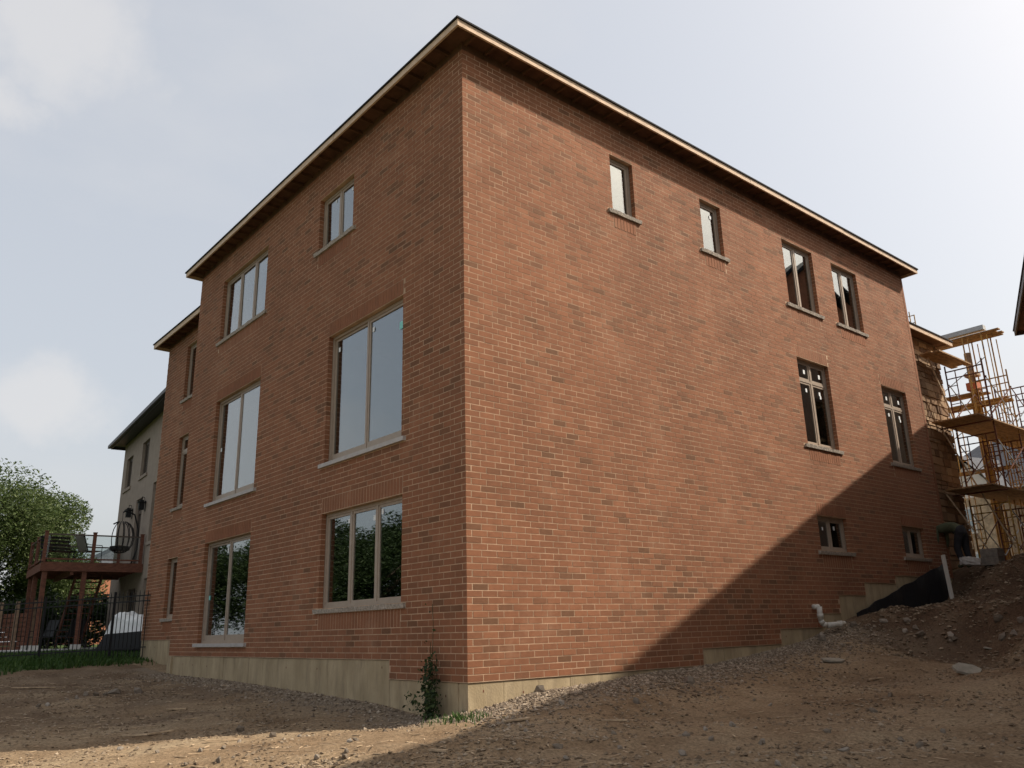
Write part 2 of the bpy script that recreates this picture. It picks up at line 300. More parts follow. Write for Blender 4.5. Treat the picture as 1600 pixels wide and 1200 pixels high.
def far_amp(x, y): return max(0., 1-max(0, math.hypot(x-2, y-2)-24)/12)
_hc = {}
def H(x, y):
    return float(hgt0(x, y)[0]) + rough_at(x, y)*far_amp(x, y)
def axis(lo, hi, step, far):
    a = list(np.arange(lo, hi+1e-6, step)); l = lo; r = hi; s = step
    L_, R_ = [], []
    while l > -far: s *= 1.35; l -= s; L_.append(l)
    s = step
    while r < far: s *= 1.35; r += s; R_.append(r)
    return np.array(L_[::-1]+a+R_)
gx = axis(-19, 11.5, .11, 900); gy = axis(-8, 17, .11, 900)
GX, GY = np.meshgrid(gx, gy); fx, fy = GX.ravel(), GY.ravel(); GZ = np.empty(len(fx))
for i in range(0, len(fx), 20000): GZ[i:i+20000] = hgt0(fx[i:i+20000], fy[i:i+20000])
grav = np.zeros(len(fx)); grs = np.zeros(len(fx)); tps = np.zeros(len(fx))
for i in range(len(fx)):
    x, y = fx[i], fy[i]; fa = far_amp(x, y)
    if fa > 0: GZ[i] += rough_at(x, y)*fa
    n = noise.noise(Vector((x*.9, y*.9, 4)))
    if -13 < x < 4 and -3 < y < 11:
        dR = x if y > 0 else 9
        dL = -y if x < 0 else math.hypot(max(x, 0), min(y, 0))
        grav[i] = max(0, min(1, max(1.1-dR/1.15 if 0 < x and y < 9.4 else 0, 1.1-dL/.9 if y <= 0.02 and x < .9 else 0)+n*.45))
    if x > -.2: tps[i] = max(0, min(1, (y-8.3-.12*abs(x-2)+n*1.6)/1.1))*(1 if y < 19 else .5)
    elif y < 0: tps[i] = max(0, min(.55, .2+n*1.5-(x+4)*.1)) if x < -4 else 0
    e = -14.0+.35*noise.noise(Vector((x*1.3, y*1.3, 1)))-.16*(y+1)
    grs[i] = max(0, min(1, (e-x)/.5)) if y < 14 else (.6 if y > 27 or x > 7 else 0)
    if x > 14 or y < -12: grs[i] = max(grs[i], .75)
nx, ny = len(gx), len(gy)
idx = np.arange(nx*ny).reshape(ny, nx); fc = np.stack([idx[:-1, :-1], idx[:-1, 1:], idx[1:, 1:], idx[1:, :-1]], -1).reshape(-1, 4)
gme = bpy.data.meshes.new('ground'); gme.from_pydata(np.c_[fx, fy, GZ].tolist(), [], fc.tolist())
for nme, arr in (('gravel', grav), ('grass', grs), ('topsoil', tps)):
    at = gme.attributes.new(nme, 'FLOAT', 'POINT'); at.data.foreach_set('value', arr.astype('f'))
gme.polygons.foreach_set('use_smooth', [True]*len(gme.polygons))
def ground_mat():
    m = bpy.data.materials.new('worked_soil'); m.use_nodes = True; N = m.node_tree.nodes; L = m.node_tree.links; b = N['Principled BSDF']; b.inputs['Roughness'].default_value = .97; b.inputs['Specular IOR Level'].default_value = .12
    g = N.new('ShaderNodeNewGeometry')
    def nz(s, d=6, r=.62):
        t = N.new('ShaderNodeTexNoise'); t.inputs['Scale'].default_value = s; t.inputs['Detail'].default_value = d; t.inputs['Roughness'].default_value = r; L.new(g.outputs['Position'], t.inputs['Vector']); return t.outputs[0]
    def ramp(src, stops):
        r = N.new('ShaderNodeValToRGB'); L.new(src, r.inputs[0])
        while len(r.color_ramp.elements) < len(stops): r.color_ramp.elements.new(.5)
        for e, (p, c) in zip(r.color_ramp.elements, stops): e.position = p; e.color = (*c, 1)
        return r.outputs[0]
    def mix(f, a, c, bt='MIX'):
        x = N.new('ShaderNodeMixRGB'); x.blend_type = bt
        if isinstance(f, float): x.inputs[0].default_value = f
        else: L.new(f, x.inputs[0])
        L.new(a, x.inputs[1]); L.new(c, x.inputs[2]); return x.outputs[0]
    soil = ramp(nz(.8), [(.3, (.175, .114, .066)), (.5, (.27, .192, .118)), (.7, (.34, .258, .165))])
    fine = ramp(nz(26, 8, .75), [(.32, (.42, .40, .38)), (.52, (1, 1, 1)), (.72, (1.45, 1.42, 1.4))])
    gravc = ramp(nz(34, 6, .8), [(.3, (.11, .08, .056)), (.5, (.215, .165, .115)), (.68, (.33, .27, .20))])
    grc = ramp(nz(7), [(.3, (.03, .05, .015)), (.6, (.055, .085, .025)), (.8, (.11, .11, .045))])
    ag = N.new('ShaderNodeAttribute'); ag.attribute_name = 'gravel'; ar = N.new('ShaderNodeAttribute'); ar.attribute_name = 'grass'
    dk = ramp(nz(1.6), [(.3, (.075, .046, .029)), (.55, (.125, .08, .05)), (.75, (.20, .145, .095))]); am = N.new('ShaderNodeAttribute'); am.attribute_name = 'topsoil'
    soil = mix(am.outputs['Fac'], soil, dk); c = mix(1., soil, fine, 'MULTIPLY'); c = mix(ag.outputs['Fac'], c, gravc); c = mix(ar.outputs['Fac'], c, grc)
    L.new(c, b.inputs['Base Color'])
    bp = N.new('ShaderNodeBump'); bp.inputs['Strength'].default_value = .9; bp.inputs['Distance'].default_value = .03; L.new(nz(22, 10, .75), bp.inputs['Height']); L.new(bp.outputs[0], b.inputs['Normal'])
    return m
gme.materials.append(ground_mat()); kind(link('ground', gme), 'structure')

# ------------------------------------------------------------------ brick house
CRS = .0889; BL = .254; JT = .013; BH = .0759; BD = .09; MR = .0016      # course, brick length, joint, brick height, depth, mortar recess
def snap(z): return round(z/CRS)
house = thing('brick_house', 'red brick three-storey house with bare lumber eaves under construction', 'house')
def slab_holes(u0, u1, z0f, ztop, holes, P, d0, d1, extra_u=()):
    """slab between depths d0..d1 with rectangular holes; z0f(u) is the stepped bottom. P(u,z,d)->xyz"""
    mb = MB(); us = sorted({u0, u1, *extra_u, *[h[0] for h in holes], *[h[1] for h in holes]}); us = [u for u in us if u0 <= u <= u1]
    bots = {z0f((a+b)/2) for a, b in zip(us[:-1], us[1:])}
    zs = sorted({ztop, *bots, *[h[2] for h in holes], *[h[3] for h in holes]})
    def solid(i, j):
        if not (0 <= i < len(us)-1 and 0 <= j < len(zs)-1): return False
        uc = (us[i]+us[i+1])/2; zc = (zs[j]+zs[j+1])/2
        return zc > z0f(uc) and not any(h[0] < uc < h[1] and h[2] < zc < h[3] for h in holes)
    for i in range(len(us)-1):
        for j in range(len(zs)-1):
            if not solid(i, j): continue
            a, b, c, d = us[i], us[i+1], zs[j], zs[j+1]
            mb.quad(P(a, c, d0), P(b, c, d0), P(b, d, d0), P(a, d, d0)); mb.quad(P(a, c, d1), P(a, d, d1), P(b, d, d1), P(b, c, d1))
            if not solid(i-1, j): mb.quad(P(a, c, d0), P(a, d, d0), P(a, d, d1), P(a, c, d1))
            if not solid(i+1, j): mb.quad(P(b, c, d0), P(b, c, d1), P(b, d, d1), P(b, d, d0))
            if not solid(i, j-1): mb.quad(P(a, c, d0), P(a, c, d1), P(b, c, d1), P(b, c, d0))
            if not solid(i, j+1): mb.quad(P(a, d, d0), P(b, d, d0), P(b, d, d1), P(a, d, d1))
    return mb
ALL = []      # (score, kind, wall, P, u0,u1,z0,z1,depth0,tone)
def rtone(u=0., z=0., o=0.):
    bz = Vn((u*.55, z*.9, o), 1, 5.5); q = rnd.random()-bz*.13
    if q < 0: q = .05
    return rnd.uniform(0, .2) if q < .09 else (rnd.uniform(.2, .4) if q < .24 else min(1, max(.35, rnd.uniform(.42, .9)+bz*.35)))
WALLS = {}
def brick_wall(name, P, nvec, L, ncrs, zb, openings, parity, corner_extra=0.):
    """openings: (u0,u1,k0,k1,head,apron) in courses"""
    holes = [(o[0], o[1], o[2]*CRS, o[3]*CRS) for o in openings]
    steps = [u for u in np.arange(0, L, .01)]
    us = [0]
    ex = []
    for a, b in zip(steps[:-1], steps[1:]):
        if zb(a+1e-6) != zb(b+1e-6): ex.append(b)
    wall = slab_holes(.004, L, lambda u: zb(u)*CRS, ncrs*CRS, holes, P, MR, BD, ex).build(name, M['mortar'], house)
    WALLS[name] = wall
    sold = []                                              # soldier panels (u0,u1,k0,k1)
    for o in openings:
        if o[4]: sold.append((o[0], o[1], o[3], o[3]+3))
        if o[5]: sold.append((o[0]+.02, o[1]-.02, o[2]-4, o[2]-1))
    sillz = [(o[0]-.13, o[1]+.13, o[2]-1, o[2]) for o in openings]
    blocked = [(o[0], o[1], o[2], o[3]) for o in openings]+[(a-.005, b+.005, c, d) for a, b, c, d in sold]+sillz
    for k in range(ncrs):
        st = (k+parity) % 2 == 0
        cur = 0. if st else (BD+JT)
        segs = []
        while cur < L-.02:
            segs.append((cur, min(cur+BL, L))); cur += BL+JT
        course = []
        for a, b in segs:
            zone = [(a, b)]
            if zb((a+b)/2) > k:
                if zb(a+.01) <= k: pass
                elif zb(b-.01) <= k: pass
                else: continue
            for o in blocked:
                if not (o[2] <= k < o[3]): continue
                is_open = o in blocked[:len(openings)]
                g = -.004 if is_open else JT/2
                nz_ = []
                for p, q in zone:
                    if q <= o[0] or p >= o[1]: nz_.append((p, q)); continue
                    if p < o[0]: nz_.append((p, o[0]-g))
                    if q > o[1]: nz_.append((o[1]+g, q))
                zone = nz_
            # stepped bottom
            fz = []
            for p, q in zone:
                for e in ex:
                    if p < e < q:
                        if zb(e-.02) > k: p = e+JT
                        elif zb(e+.02) > k: q = e-JT
                if zb((p+q)/2) <= k: fz.append((p, q))
            course += fz
        edges_ = [(o[0], o[1]) for o in blocked[:len(openings)] if o[2] <= k < o[3]]
        for e0, e1 in edges_:                                # no slivers or open joints at the jambs
            for i, (p, q) in enumerate(course):
                if q <= e0+.01 and e0-q < .06 and not any(p2 > p and q2 <= e0+.01 and q2-p2 >= .05 for p2, q2 in course): course[i] = (p, e0+.004)
                elif p >= e1-.01 and p-e1 < .06 and q-p >= .05: course[i] = (e1-.004, q)
        course = [(p, q) for p, q in course if q-p >= .045]
        for p, q in course:
            ALL.append(['brick', name, P, nvec, p, q, k*CRS+.0125, (k+1)*CRS, rnd.uniform(-.0006, .0022), rtone(p, k*CRS, len(name)), False])
    for a, b, c, d in sold:
        n = max(3, round((b-a)/(BH+JT))); w = (b-a)/n
        pr = rnd.choice((.0005, .004))
        for i in range(n):
            ALL.append(['soldier_brick', name, P, nvec, a+i*w+JT/2, a+(i+1)*w-JT/2, c*CRS+JT, d*CRS-.001, pr+rnd.uniform(-.001, .001), min(1, rnd.uniform(.45, .8)), False])
def PR(u, z, d): return (-d, u, z)
def PL(u, z, d): return (-u, d, z)
BX = 11.43; BAYR = .55
def PB(u, z, d): return (-BX-u, BAYR+d, z)
side_open = [(3.39, 4.02, snap(7.875), snap(9.10), 0, 1), (6.06, 6.76, snap(7.875), snap(9.10), 0, 1),
  (9.06, 10.34, snap(7.451), snap(9.036), 0, 1), (11.2, 12.42, snap(7.451), snap(9.036), 0, 1),
  (9.06, 10.36, snap(4.25), snap(6.231), 1, 1), (12.84, 14.15, snap(4.25), snap(6.231), 1, 1),
  (9.05, 10.24, snap(2.03), snap(2.80), 1, 1), (12.74, 13.87, snap(2.03), snap(2.80), 1, 1)]
rear_open = [(3.43, 4.79, snap(7.90), snap(9.075), 0, 1), (7.25, 9.83, snap(7.45), snap(9.11), 0, 1),
  (1.65, 4.19, snap(3.60), snap(5.918), 1, 0), (7.21, 9.70, snap(3.60), snap(5.918), 1, 0),
  (1.60, 4.19, snap(1.06), snap(2.707), 1, 1), (7.21, 9.71, snap(.53), snap(2.707), 1, 0)]
bay_open = [(1.42, 2.38, snap(7.05), snap(8.65), 0, 1), (1.42, 2.38, snap(4.03), snap(5.918), 1, 1), (1.42, 2.38, snap(1.15), snap(2.707), 1, 1)]
SIDE_L = 15.08; NC = 109
def zb_side(u): return 0 if u < 4.9 else 3 if u < 7.25 else 6 if u < 8.75 else 9 if u < 9.5 else 13 if u < 10.62 else 16 if u < 12.05 else 18
def zb_rear(u): return 0 if u < 1.90 else 3
def zb_bay(u): return 7
brick_wall('side_wall', PR, (1, 0, 0), SIDE_L, NC, zb_side, side_open, 0)
brick_wall('rear_wall', PL, (0, -1, 0), BX, NC, zb_rear, rear_open, 1)
brick_wall('bay_wall', PB, (0, -1, 0), 4.02, 101, zb_bay, bay_open, 0)
def px_score(P, n, a, b, c, d):
    p = Vector(P((a+b)/2, (c+d)/2, 0)); v = CAM-p; w = -v.dot(cF)
    if w < 1: return 0
    u_ = 800+FX*(-v).dot(cR)/w; v_ = 600-FX*(-v).dot(cU)/w
    if not (0 < u_ < 1600 and 0 < v_ < 1200): return 0
    return (b-a)*(d-c)*abs(v.normalized().dot(Vector(n)))/v.length_squared
for r in ALL: r.append(px_score(r[2], r[3], r[4], r[5], r[6], r[7]))
single = set()
for kd in ('brick', 'soldier_brick'):
    ids = sorted((i for i, r in enumerate(ALL) if r[0] == kd), key=lambda i: -ALL[i][-1])
    single |= set(ids[:295])
rest = {}; cache = {}
def brick_hexa(mb, P, a, b, c, d, off, tone):
    f = -off
    mb.hexa([P(a, c, f), P(b, c, f), P(b, c, BD-.004), P(a, c, BD-.004), P(a, d, f), P(b, d, f), P(b, d, BD-.004), P(a, d, BD-.004)], tone, skip=(4,))
for i, r in enumerate(ALL):
    kd, wn_, P, nv, a, b, c, d, off, tone = r[:10]
    if i in single:
        tq = round(tone*10)/10; key = (kd, wn_, round(b-a, 3), round(d-c, 3), tq)
        if key not in cache:
            mb = MB(); L0 = round(b-a, 3); Hh = d-c
            o = Vector(P(0, 0, 0))
            mb.hexa([Vector(P(q[0], q[1], q[2]))-o for q in ((0, 0, 0), (L0, 0, 0), (L0, 0, BD-.004), (0, 0, BD-.004), (0, Hh, 0), (L0, Hh, 0), (L0, Hh, BD-.004), (0, Hh, BD-.004))], tq, skip=(4,))
            cache[key] = mb.mesh(kd, M['brick'])
        link(kd, cache[key], WALLS[wn_], Vector(P(a, c, -off)))
    else:
        rest.setdefault((wn_, kd), MB()); brick_hexa(rest[(wn_, kd)], P, a, b, c, d, off, tone)
for (wn_, kd), mb in rest.items(): kind(mb.build('remaining_'+kd+'s', M['brick'], WALLS[wn_]), 'stuff')

# foundation: cast panels with open seams, slightly behind the brick face
found = MB(); found.box((-.12, .02, -1.6), (-.24, SIDE_L, -.02)); found.box((-BX+.1, .12, -1.6), (-.24, .24, -.02)); found.box((-BX-4, BAYR+.12, -1.6), (-BX, BAYR+.24, .6)); found = found.build('foundation', M['concrete'], house)
def panels(P, cuts, zb, corner):
    for a, b in zip(cuts[:-1], cuts[1:]):
        mb = MB(); a2 = a+.003; b2 = b-.003; t = zb((a+b)/2)*CRS-.006+rnd.uniform(-.002, 0); off = .012+rnd.uniform(0, .006)
        mb.hexa([P(a2, -1.5, off), P(b2, -1.5, off), P(b2, -1.5, .2), P(a2, -1.5, .2), P(a2, t, off), P(b2, t, off), P(b2, t, .2), P(a2, t, .2)])
        pn = mb.build('concrete_panel', M['concrete'], found)
        if rnd.random() < .45 and t > -.05:
            q = a2+(b2-a2)*rnd.uniform(.2, .8); zt_ = t-rnd.uniform(.1, .22); m2 = MB(); m2.hexa([P(q, zt_, off-.002), P(q+.018, zt_, off-.002), P(q+.018, zt_, off+.01), P(q, zt_, off+.01), P(q, zt_+.03, off-.002), P(q+.018, zt_+.03, off-.002), P(q+.018, zt_+.03, off+.01), P(q, zt_+.03, off+.01)]); m2.build('tie_mark', M['scaf_r'], pn)
def seams(L, steps, w):
    c = [0.0]
    for s in list(steps)+[L]:
        n = max(1, round((s-c[-1])/w)); a = c[-1]
        c += [a+(s-a)*(i+1)/n for i in range(n)]
    return c
panels(PR, [0.012]+seams(SIDE_L, (4.9, 7.25, 8.75, 9.5, 10.62, 12.05), .62)[1:], zb_side, 1)
panels(PL, [0.22]+seams(BX-.1, (1.9,), .62)[1:], zb_rear, 1)
panels(PB, seams(4.0, (), .7), zb_bay, 0)
mb = MB(); mb.box((-BX+.25, -.03, -1.5), (-BX-.02, .4, 3*CRS-.03)); mb.build('foundation_corner', M['concrete'], found)

# window units: frame with mullions, one pane per light, sill, stickers
def window(name, P, o, cols, transom=None, metal_sill=False, stickers=(), frame='vinyl', parent=None, depth=BD+.004, fw=.055, sill=True, widths=None, scale=1.):
    parent = parent or house
    a, b, c, d = o[0], o[1], o[2], o[3]; fd = .07
    fr = MB()
    def bx(u0, u1, z0, z1, d0, d1, mb=fr, tone=.5):
        mb.hexa([P(u0, z0, d0), P(u1, z0, d0), P(u1, z0, d1), P(u0, z0, d1), P(u0, z1, d0), P(u1, z1, d0), P(u1, z1, d1), P(u0, z1, d1)], tone)
    e = -.003
    bx(a+e, a+fw, c, d, depth, depth+fd); bx(b-fw, b-e, c, d, depth, depth+fd); bx(a+fw, b-fw, c, c+fw, depth, depth+fd); bx(a+fw, b-fw, d-fw, d, depth, depth+fd)
    rows = [(c+fw, d-fw)] if not transom else [(c+fw, transom-.025), (transom+.025, d-fw)]
    if transom: bx(a+fw, b-fw, transom-.025, transom+.025, depth+.005, depth+fd)
    wf = parent
    n = cols; cw = widths or [1/n]*n; edges = [a+fw]
    for w in cw: edges.append(edges[-1]+(b-a-2*fw)*w)
    panes = []
    for r0, r1 in rows:
        for i in range(n):
            l, q = edges[i], edges[i+1]
            if i: bx(l-.025, l+.025, r0, r1, depth+.003, depth+fd)
            l2 = l+(.025 if i else 0); q2 = q-(.025 if i < n-1 else 0)
            sw = .045; so_ = depth+.015+(.02 if (metal_sill and i % 2) else 0)          # sash
            sb = .11 if metal_sill else sw
            bx(l2, l2+sw, r0, r1, so_, so_+.04); bx(q2-sw, q2, r0, r1, so_, so_+.04); bx(l2+sw, q2-sw, r0, r0+sb, so_, so_+.04); bx(l2+sw, q2-sw, r1-sw, r1, so_, so_+.04)
            panes.append((l2+sw, q2-sw, r0+sb, r1-sw, so_+.016))
    win = fr.build(name, M[frame], parent)
    for (l, q, r0, r1, dd) in panes:
        mb = MB(); ta, tb = rnd.uniform(-.004, .004), rnd.uniform(-.004, .004); du_, dz_ = (q-l), (r1-r0)
        cs = [(l-.006, r0-.006, -ta-tb), (q+.006, r0-.006, ta-tb), (q+.006, r1+.006, ta+tb), (l-.006, r1+.006, -ta+tb)]
        mb.hexa([P(cs[0][0], cs[0][1], dd+cs[0][2]), P(cs[1][0], cs[1][1], dd+cs[1][2]), P(cs[1][0], cs[1][1], dd+.008+cs[1][2]), P(cs[0][0], cs[0][1], dd+.008+cs[0][2]), P(cs[3][0], cs[3][1], dd+cs[3][2]), P(cs[2][0], cs[2][1], dd+cs[2][2]), P(cs[2][0], cs[2][1], dd+.008+cs[2][2]), P(cs[3][0], cs[3][1], dd+.008+cs[3][2])])
        mb.build('pane', M['glass'], win)
    for (pi, fu, fz, sz, mt) in stickers:
        l, q, r0, r1, dd = panes[pi]; mb = MB(); uu = l+(q-l)*fu; zz = r0+(r1-r0)*fz
        bx(uu-sz*.45, uu+sz*.45, zz-sz*.6, zz+sz*.6, dd-.010, dd-.008, mb); mb.build('sticker', M[mt], win)
    if sill:
        sb_ = MB(); h = .078
        if metal_sill:
            bx(a-.12, b+.12, c-.07, c-.002, -.055, depth+.05, sb_); sb_.build('sill', M['metal_sill'], win)
        else:
            n_ = max(6, int((b-a)/.06)); u0, u1 = a-.115, b+.115
            for i in range(n_):
                p0 = u0+(u1-u0)*i/n_; p1 = u0+(u1-u0)*(i+1)/n_
                def fz_(p): return -.048+.014*Vn((p*9, c*3, 1)), .010*Vn((p*7, c*5, 7))
                f0, z0_ = fz_(p0); f1, z1_ = fz_(p1)
                sb_.hexa([P(p0, c-CRS+.008, f0+.012), P(p1, c-CRS+.008, f1+.012), P(p1, c-CRS+.008, depth+.04), P(p0, c-CRS+.008, depth+.04),
                          P(p0, c-.012+z0_, f0), P(p1, c-.012+z1_, f1), P(p1, c-.002, depth+.04), P(p0, c-.002, depth+.04)])
            sb_.build('sill', M['sill'], win)
    return win
def oz(o): return (o[0], o[1], o[2]*CRS, o[3]*CRS)
S = 'sticker'
w = window('casement_window', PR, oz(side_open[0]), 1); w = window('casement_window', PR, oz(side_open[1]), 1, stickers=[(0, .8, .85, .07, S)])
window('double_window', PR, oz(side_open[2]), 2); window('double_window', PR, oz(side_open[3]), 2)
for k in (4, 5): window('transom_window', PR, oz(side_open[k]), 2, transom=side_open[k][3]*CRS-.48, stickers=[(0, .7, .9, .07, S), (1, .55, .9, .07, S), (1, .6, .84, .06, S), (2, .7, .5, .08, S), (3, .7, .45, .08, S)])
window('basement_window', PR, oz(side_open[6]), 2, stickers=[(0, .6, .72, .06, S), (1, .35, .78, .07, S)]); window('basement_window', PR, oz(side_open[7]), 2)
window('double_window', PL, oz(rear_open[0]), 2, stickers=[(0, .3, .9, .05, S), (1, .3, .92, .05, S)])
window('triple_window', PL, oz(rear_open[1]), 3, stickers=[(0, .3, .86, .05, S)])
window('sliding_door', PL, oz(rear_open[2]), 2, metal_sill=True, stickers=[(0, .12, .84, .11, 'sticker_teal'), (0, .93, .93, .07, S), (1, .93, .92, .07, S)])
window('sliding_door', PL, oz(rear_open[3]), 2, metal_sill=True, stickers=[(1, .93, .5, .07, S)])
window('triple_window', PL, oz(rear_open[4]), 3, stickers=[(1, .06, .9, .07, S), (2, .06, .93, .06, S), (0, .92, .95, .07, S)])
window('sliding_door', PL, oz(rear_open[5]), 2, metal_sill=True, stickers=[(1, .12, .93, .09, S), (1, .93, .42, .08, 'sticker_teal')])
window('bay_window', PB, oz(bay_open[0]), 1); window('bay_window', PB, oz(bay_open[1]), 1, transom=bay_open[1][3]*CRS-.42); window('bay_window', PB, oz(bay_open[2]), 1)
# inner leaf and rooms
def inner(P, L, top, ops, name):
    hs = [(o[0]+.01, o[1]-.01, o[2]*CRS+.01, o[3]*CRS-.01) for o in ops]
    slab_holes(.17, L-.05, lambda u: -.5, top, hs, P, .17, .30).build(name, M['interior'], house)
inner(PR, SIDE_L, 9.6, side_open, 'inner_leaf'); inner(PL, BX, 9.6, rear_open, 'inner_leaf'); inner(PB, 4.0, 8.9, bay_open, 'inner_leaf')
for z in (-.5, 3.05, 6.35, 9.45):
    mb = MB(); mb.box((-.31, .31, z), (-BX+.1, SIDE_L-.1, z+.25)); mb.box((-BX+.09, .9, z), (-15.3, 8, z+.25)); mb.build('floor_slab', M['interior'], house)
mb = MB()
for z0, z1 in ((-.25, 3.05), (3.3, 6.35), (6.6, 9.45)):
    mb.box((-.31, 5.2, z0), (-BX, 5.35, z1)); mb.box((-5.6, .31, z0), (-5.75, 5.2, z1)); mb.box((-4.4, 5.35, z0), (-4.5, SIDE_L, z1)); mb.box((-.31, 8.2, z0), (-4.4, 8.3, z1)); mb.box((-.31, 11.6, z0), (-4.4, 11.7, z1)); mb.box((-14.9, 3.2, z0), (-BX, 3.3, z1))
mb.box((-BX-.1, .7, -.5), (-BX-.02, 8, 9.4)); mb.box((-15.4, .75, -.5), (-15.3, 8, 9)); mb.box((-BX, SIDE_L-.2, -.5), (-.2, SIDE_L-.05, 9.6)); mb.box((-15.4, 8, -.5), (-BX, 8.1, 9))
mb.build('partition', M['interior'], house)
mb = MB(); mb.box((-BX, .095, 3*CRS), (-BX+.09, BAYR+.08, 9.6)); mb.build('return_wall', M['mortar'], house)

# roofs: raw fascia, soffit with rafter tails, shingle edge, hipped planes
def roof(parent, x0, x1, y0, y1, zf, pitch, fh=.14, edges='SENW', soft=None, name='roof', shing='shingle', fas='lumber', sof='plywood', tails=True, inset=.33):
    rx = (x1-x0)/2; ry = (y1-y0)/2; r = min(rx, ry); zt = zf+fh+.02
    mb = MB(); e = .025
    A, B, C_, D = (x0-e, y0-e, zt), (x1+e, y0-e, zt), (x1+e, y1+e, zt), (x0-e, y1+e, zt)
    hgt = r*pitch
    if rx < ry: p, q = ((x0+x1)/2, y0+r, zt+hgt), ((x0+x1)/2, y1-r, zt+hgt); fs = [(A, B, p), (B, C_, q, p), (C_, D, q), (D, A, p, q)]
    else: p, q = (x0+r, (y0+y1)/2, zt+hgt), (x1-r, (y0+y1)/2, zt+hgt); fs = [(A, B, q, p), (B, C_, q), (C_, D, p, q), (D, A, p)]
    for f in fs: mb.poly(f)
    lo = .03
    for a, b in ((A, B), (B, C_), (C_, D), (D, A)): mb.quad((a[0], a[1], a[2]-lo), (b[0], b[1], b[2]-lo), b, a)
    mb.poly([(v[0], v[1], v[2]-lo) for v in (D, C_, B, A)])
    rf = mb.build(name, M[shing], parent)
    t = .035
    def fb(a, b):
        ax = 0 if abs(b[0]-a[0]) > abs(b[1]-a[1]) else 1; Lf = abs(b[ax]-a[ax]); n_ = max(1, round(Lf/3.66)); lo_ = min(a[ax], b[ax])
        for i_ in range(n_):                                             # butt-jointed boards, not quite in line
            aa, bb = list(a), list(b); aa[ax] = lo_+Lf*i_/n_+(.003 if i_ else 0); bb[ax] = lo_+Lf*(i_+1)/n_-(.003 if i_ < n_-1 else 0)
            j_ = rnd.uniform(-.006, .004); aa[2] += j_; q_ = rnd.uniform(-.004, .004); aa[1-ax] += q_; bb[1-ax] += q_
            m2 = MB(); m2.box(aa, bb); m2.build('fascia_board', M[fas], rf)
    zz = zf+fh-.012
    if 'S' in edges: fb((x0, y0, zf), (x1, y0+t, zz))
    if 'E' in edges: fb((x1-t, y0+t+.001, zf), (x1, y1-t-.001, zz))
    if 'N' in edges: fb((x0, y1-t, zf), (x1, y1, zz))
    if 'W' in edges: fb((x0, y0+t+.001, zf), (x0+t, y1-t-.001, zz))
    m2 = MB(); m2.box((x0+t+.002, y0+t+.002, zf+fh-.05), (x1-t-.002, y1-t-.002, zf+fh-.035)); m2.build('soffit_sheathing', M[sof], rf)
    if tails:
        n = int((x1-x0)/.406)
        for i in range(1, n):
            x = x0+i*.406
            m2 = MB(); m2.box((x-.019, y0+t+.003, zf+.01), (x+.019, y0+inset+.1, zf+fh-.052)); m2.build('rafter_tail', M[sof], rf)
        n = int((y1-y0)/.406)
        for i in range(1, n):
            y = y0+i*.406
            m2 = MB(); m2.box((x1-inset-.1, y-.019, zf+.01), (x1-t-.003, y+.019, zf+fh-.052)); m2.build('rafter_tail', M[sof], rf)
    return rf
OV = .34
roof(house, -BX-OV+.04, OV, -OV, SIDE_L+.30, 9.77, .5, fh=.125)
mb = MB(); mb.box((-.01, .01, NC*CRS), (-.1, SIDE_L-.01, 9.855)); mb.box((-.1, .01, NC*CRS), (-BX+.01, .1, 9.855)); mb.build('frieze_board', M['plywood'], house)
roof(house, -BX-4.02-.36, -BX-.02, BAYR-.36, 9, 9.02, .35, edges='SNW', inset=.3)
mb = MB(); mb.box((-BX-.01, BAYR+.01, 101*CRS), (-BX-4.0, BAYR+.1, 9.1)); mb.build('frieze_board', M['plywood'], house)

# stone-clad front corner beyond the brick gable
SY0, SY1, SX = SIDE_L+.02, 18.2, -.62
mb = MB(); mb.box((SX-.02, SY0, .5), (-4, SY1-.02, 8.5)); stone_wall = mb.build('stone_wall', M['stone_joint'], house)
z = 1.78
while z < 8.4:
    h = rnd.choice((.12, .16, .2, .24)); y = SY0
    while y < SY1-.03:
        ww = min(rnd.uniform(.2, .52), SY1-y); ww = SY1-y if SY1-y-ww < .12 else ww
        mb = MB(); pr = rnd.uniform(0.0, .035); g = .008
        mb.hexa([(SX-.03, y+g, z+g), (SX+pr, y+g*1.5, z+g*1.5), (SX+pr*rnd.uniform(.6, 1.4), y+ww-g*1.5, z+g*1.5), (SX-.03, y+ww-g, z+g),
                 (SX-.03, y+g, z+h-g), (SX+pr*rnd.uniform(.6, 1.4)-.006, y+g*2, z+h-g*1.5), (SX+pr-.004, y+ww-g*2, z+h-g*1.5), (SX-.03, y+ww-g, z+h-g)], rnd.random())
        mb.build('stone', M['stone'], stone_wall); y += ww
    z += h
roof(house, -4.4, SX+.36, SIDE_L+.02, SY1+.3, 8.46, .3, edges='ENW', tails=False)
mb = MB(); mb.box((.005, SIDE_L-.1, 18*CRS), (-.095, SIDE_L+.008, NC*CRS)); mb.build('corner_trim', M['brick'], house)
mb = MB(); mb.box((-.1, SIDE_L-.09, -.5), (-.7, SIDE_L+.008, 9.6)); mb.build('return_wall', M['brick'], house)

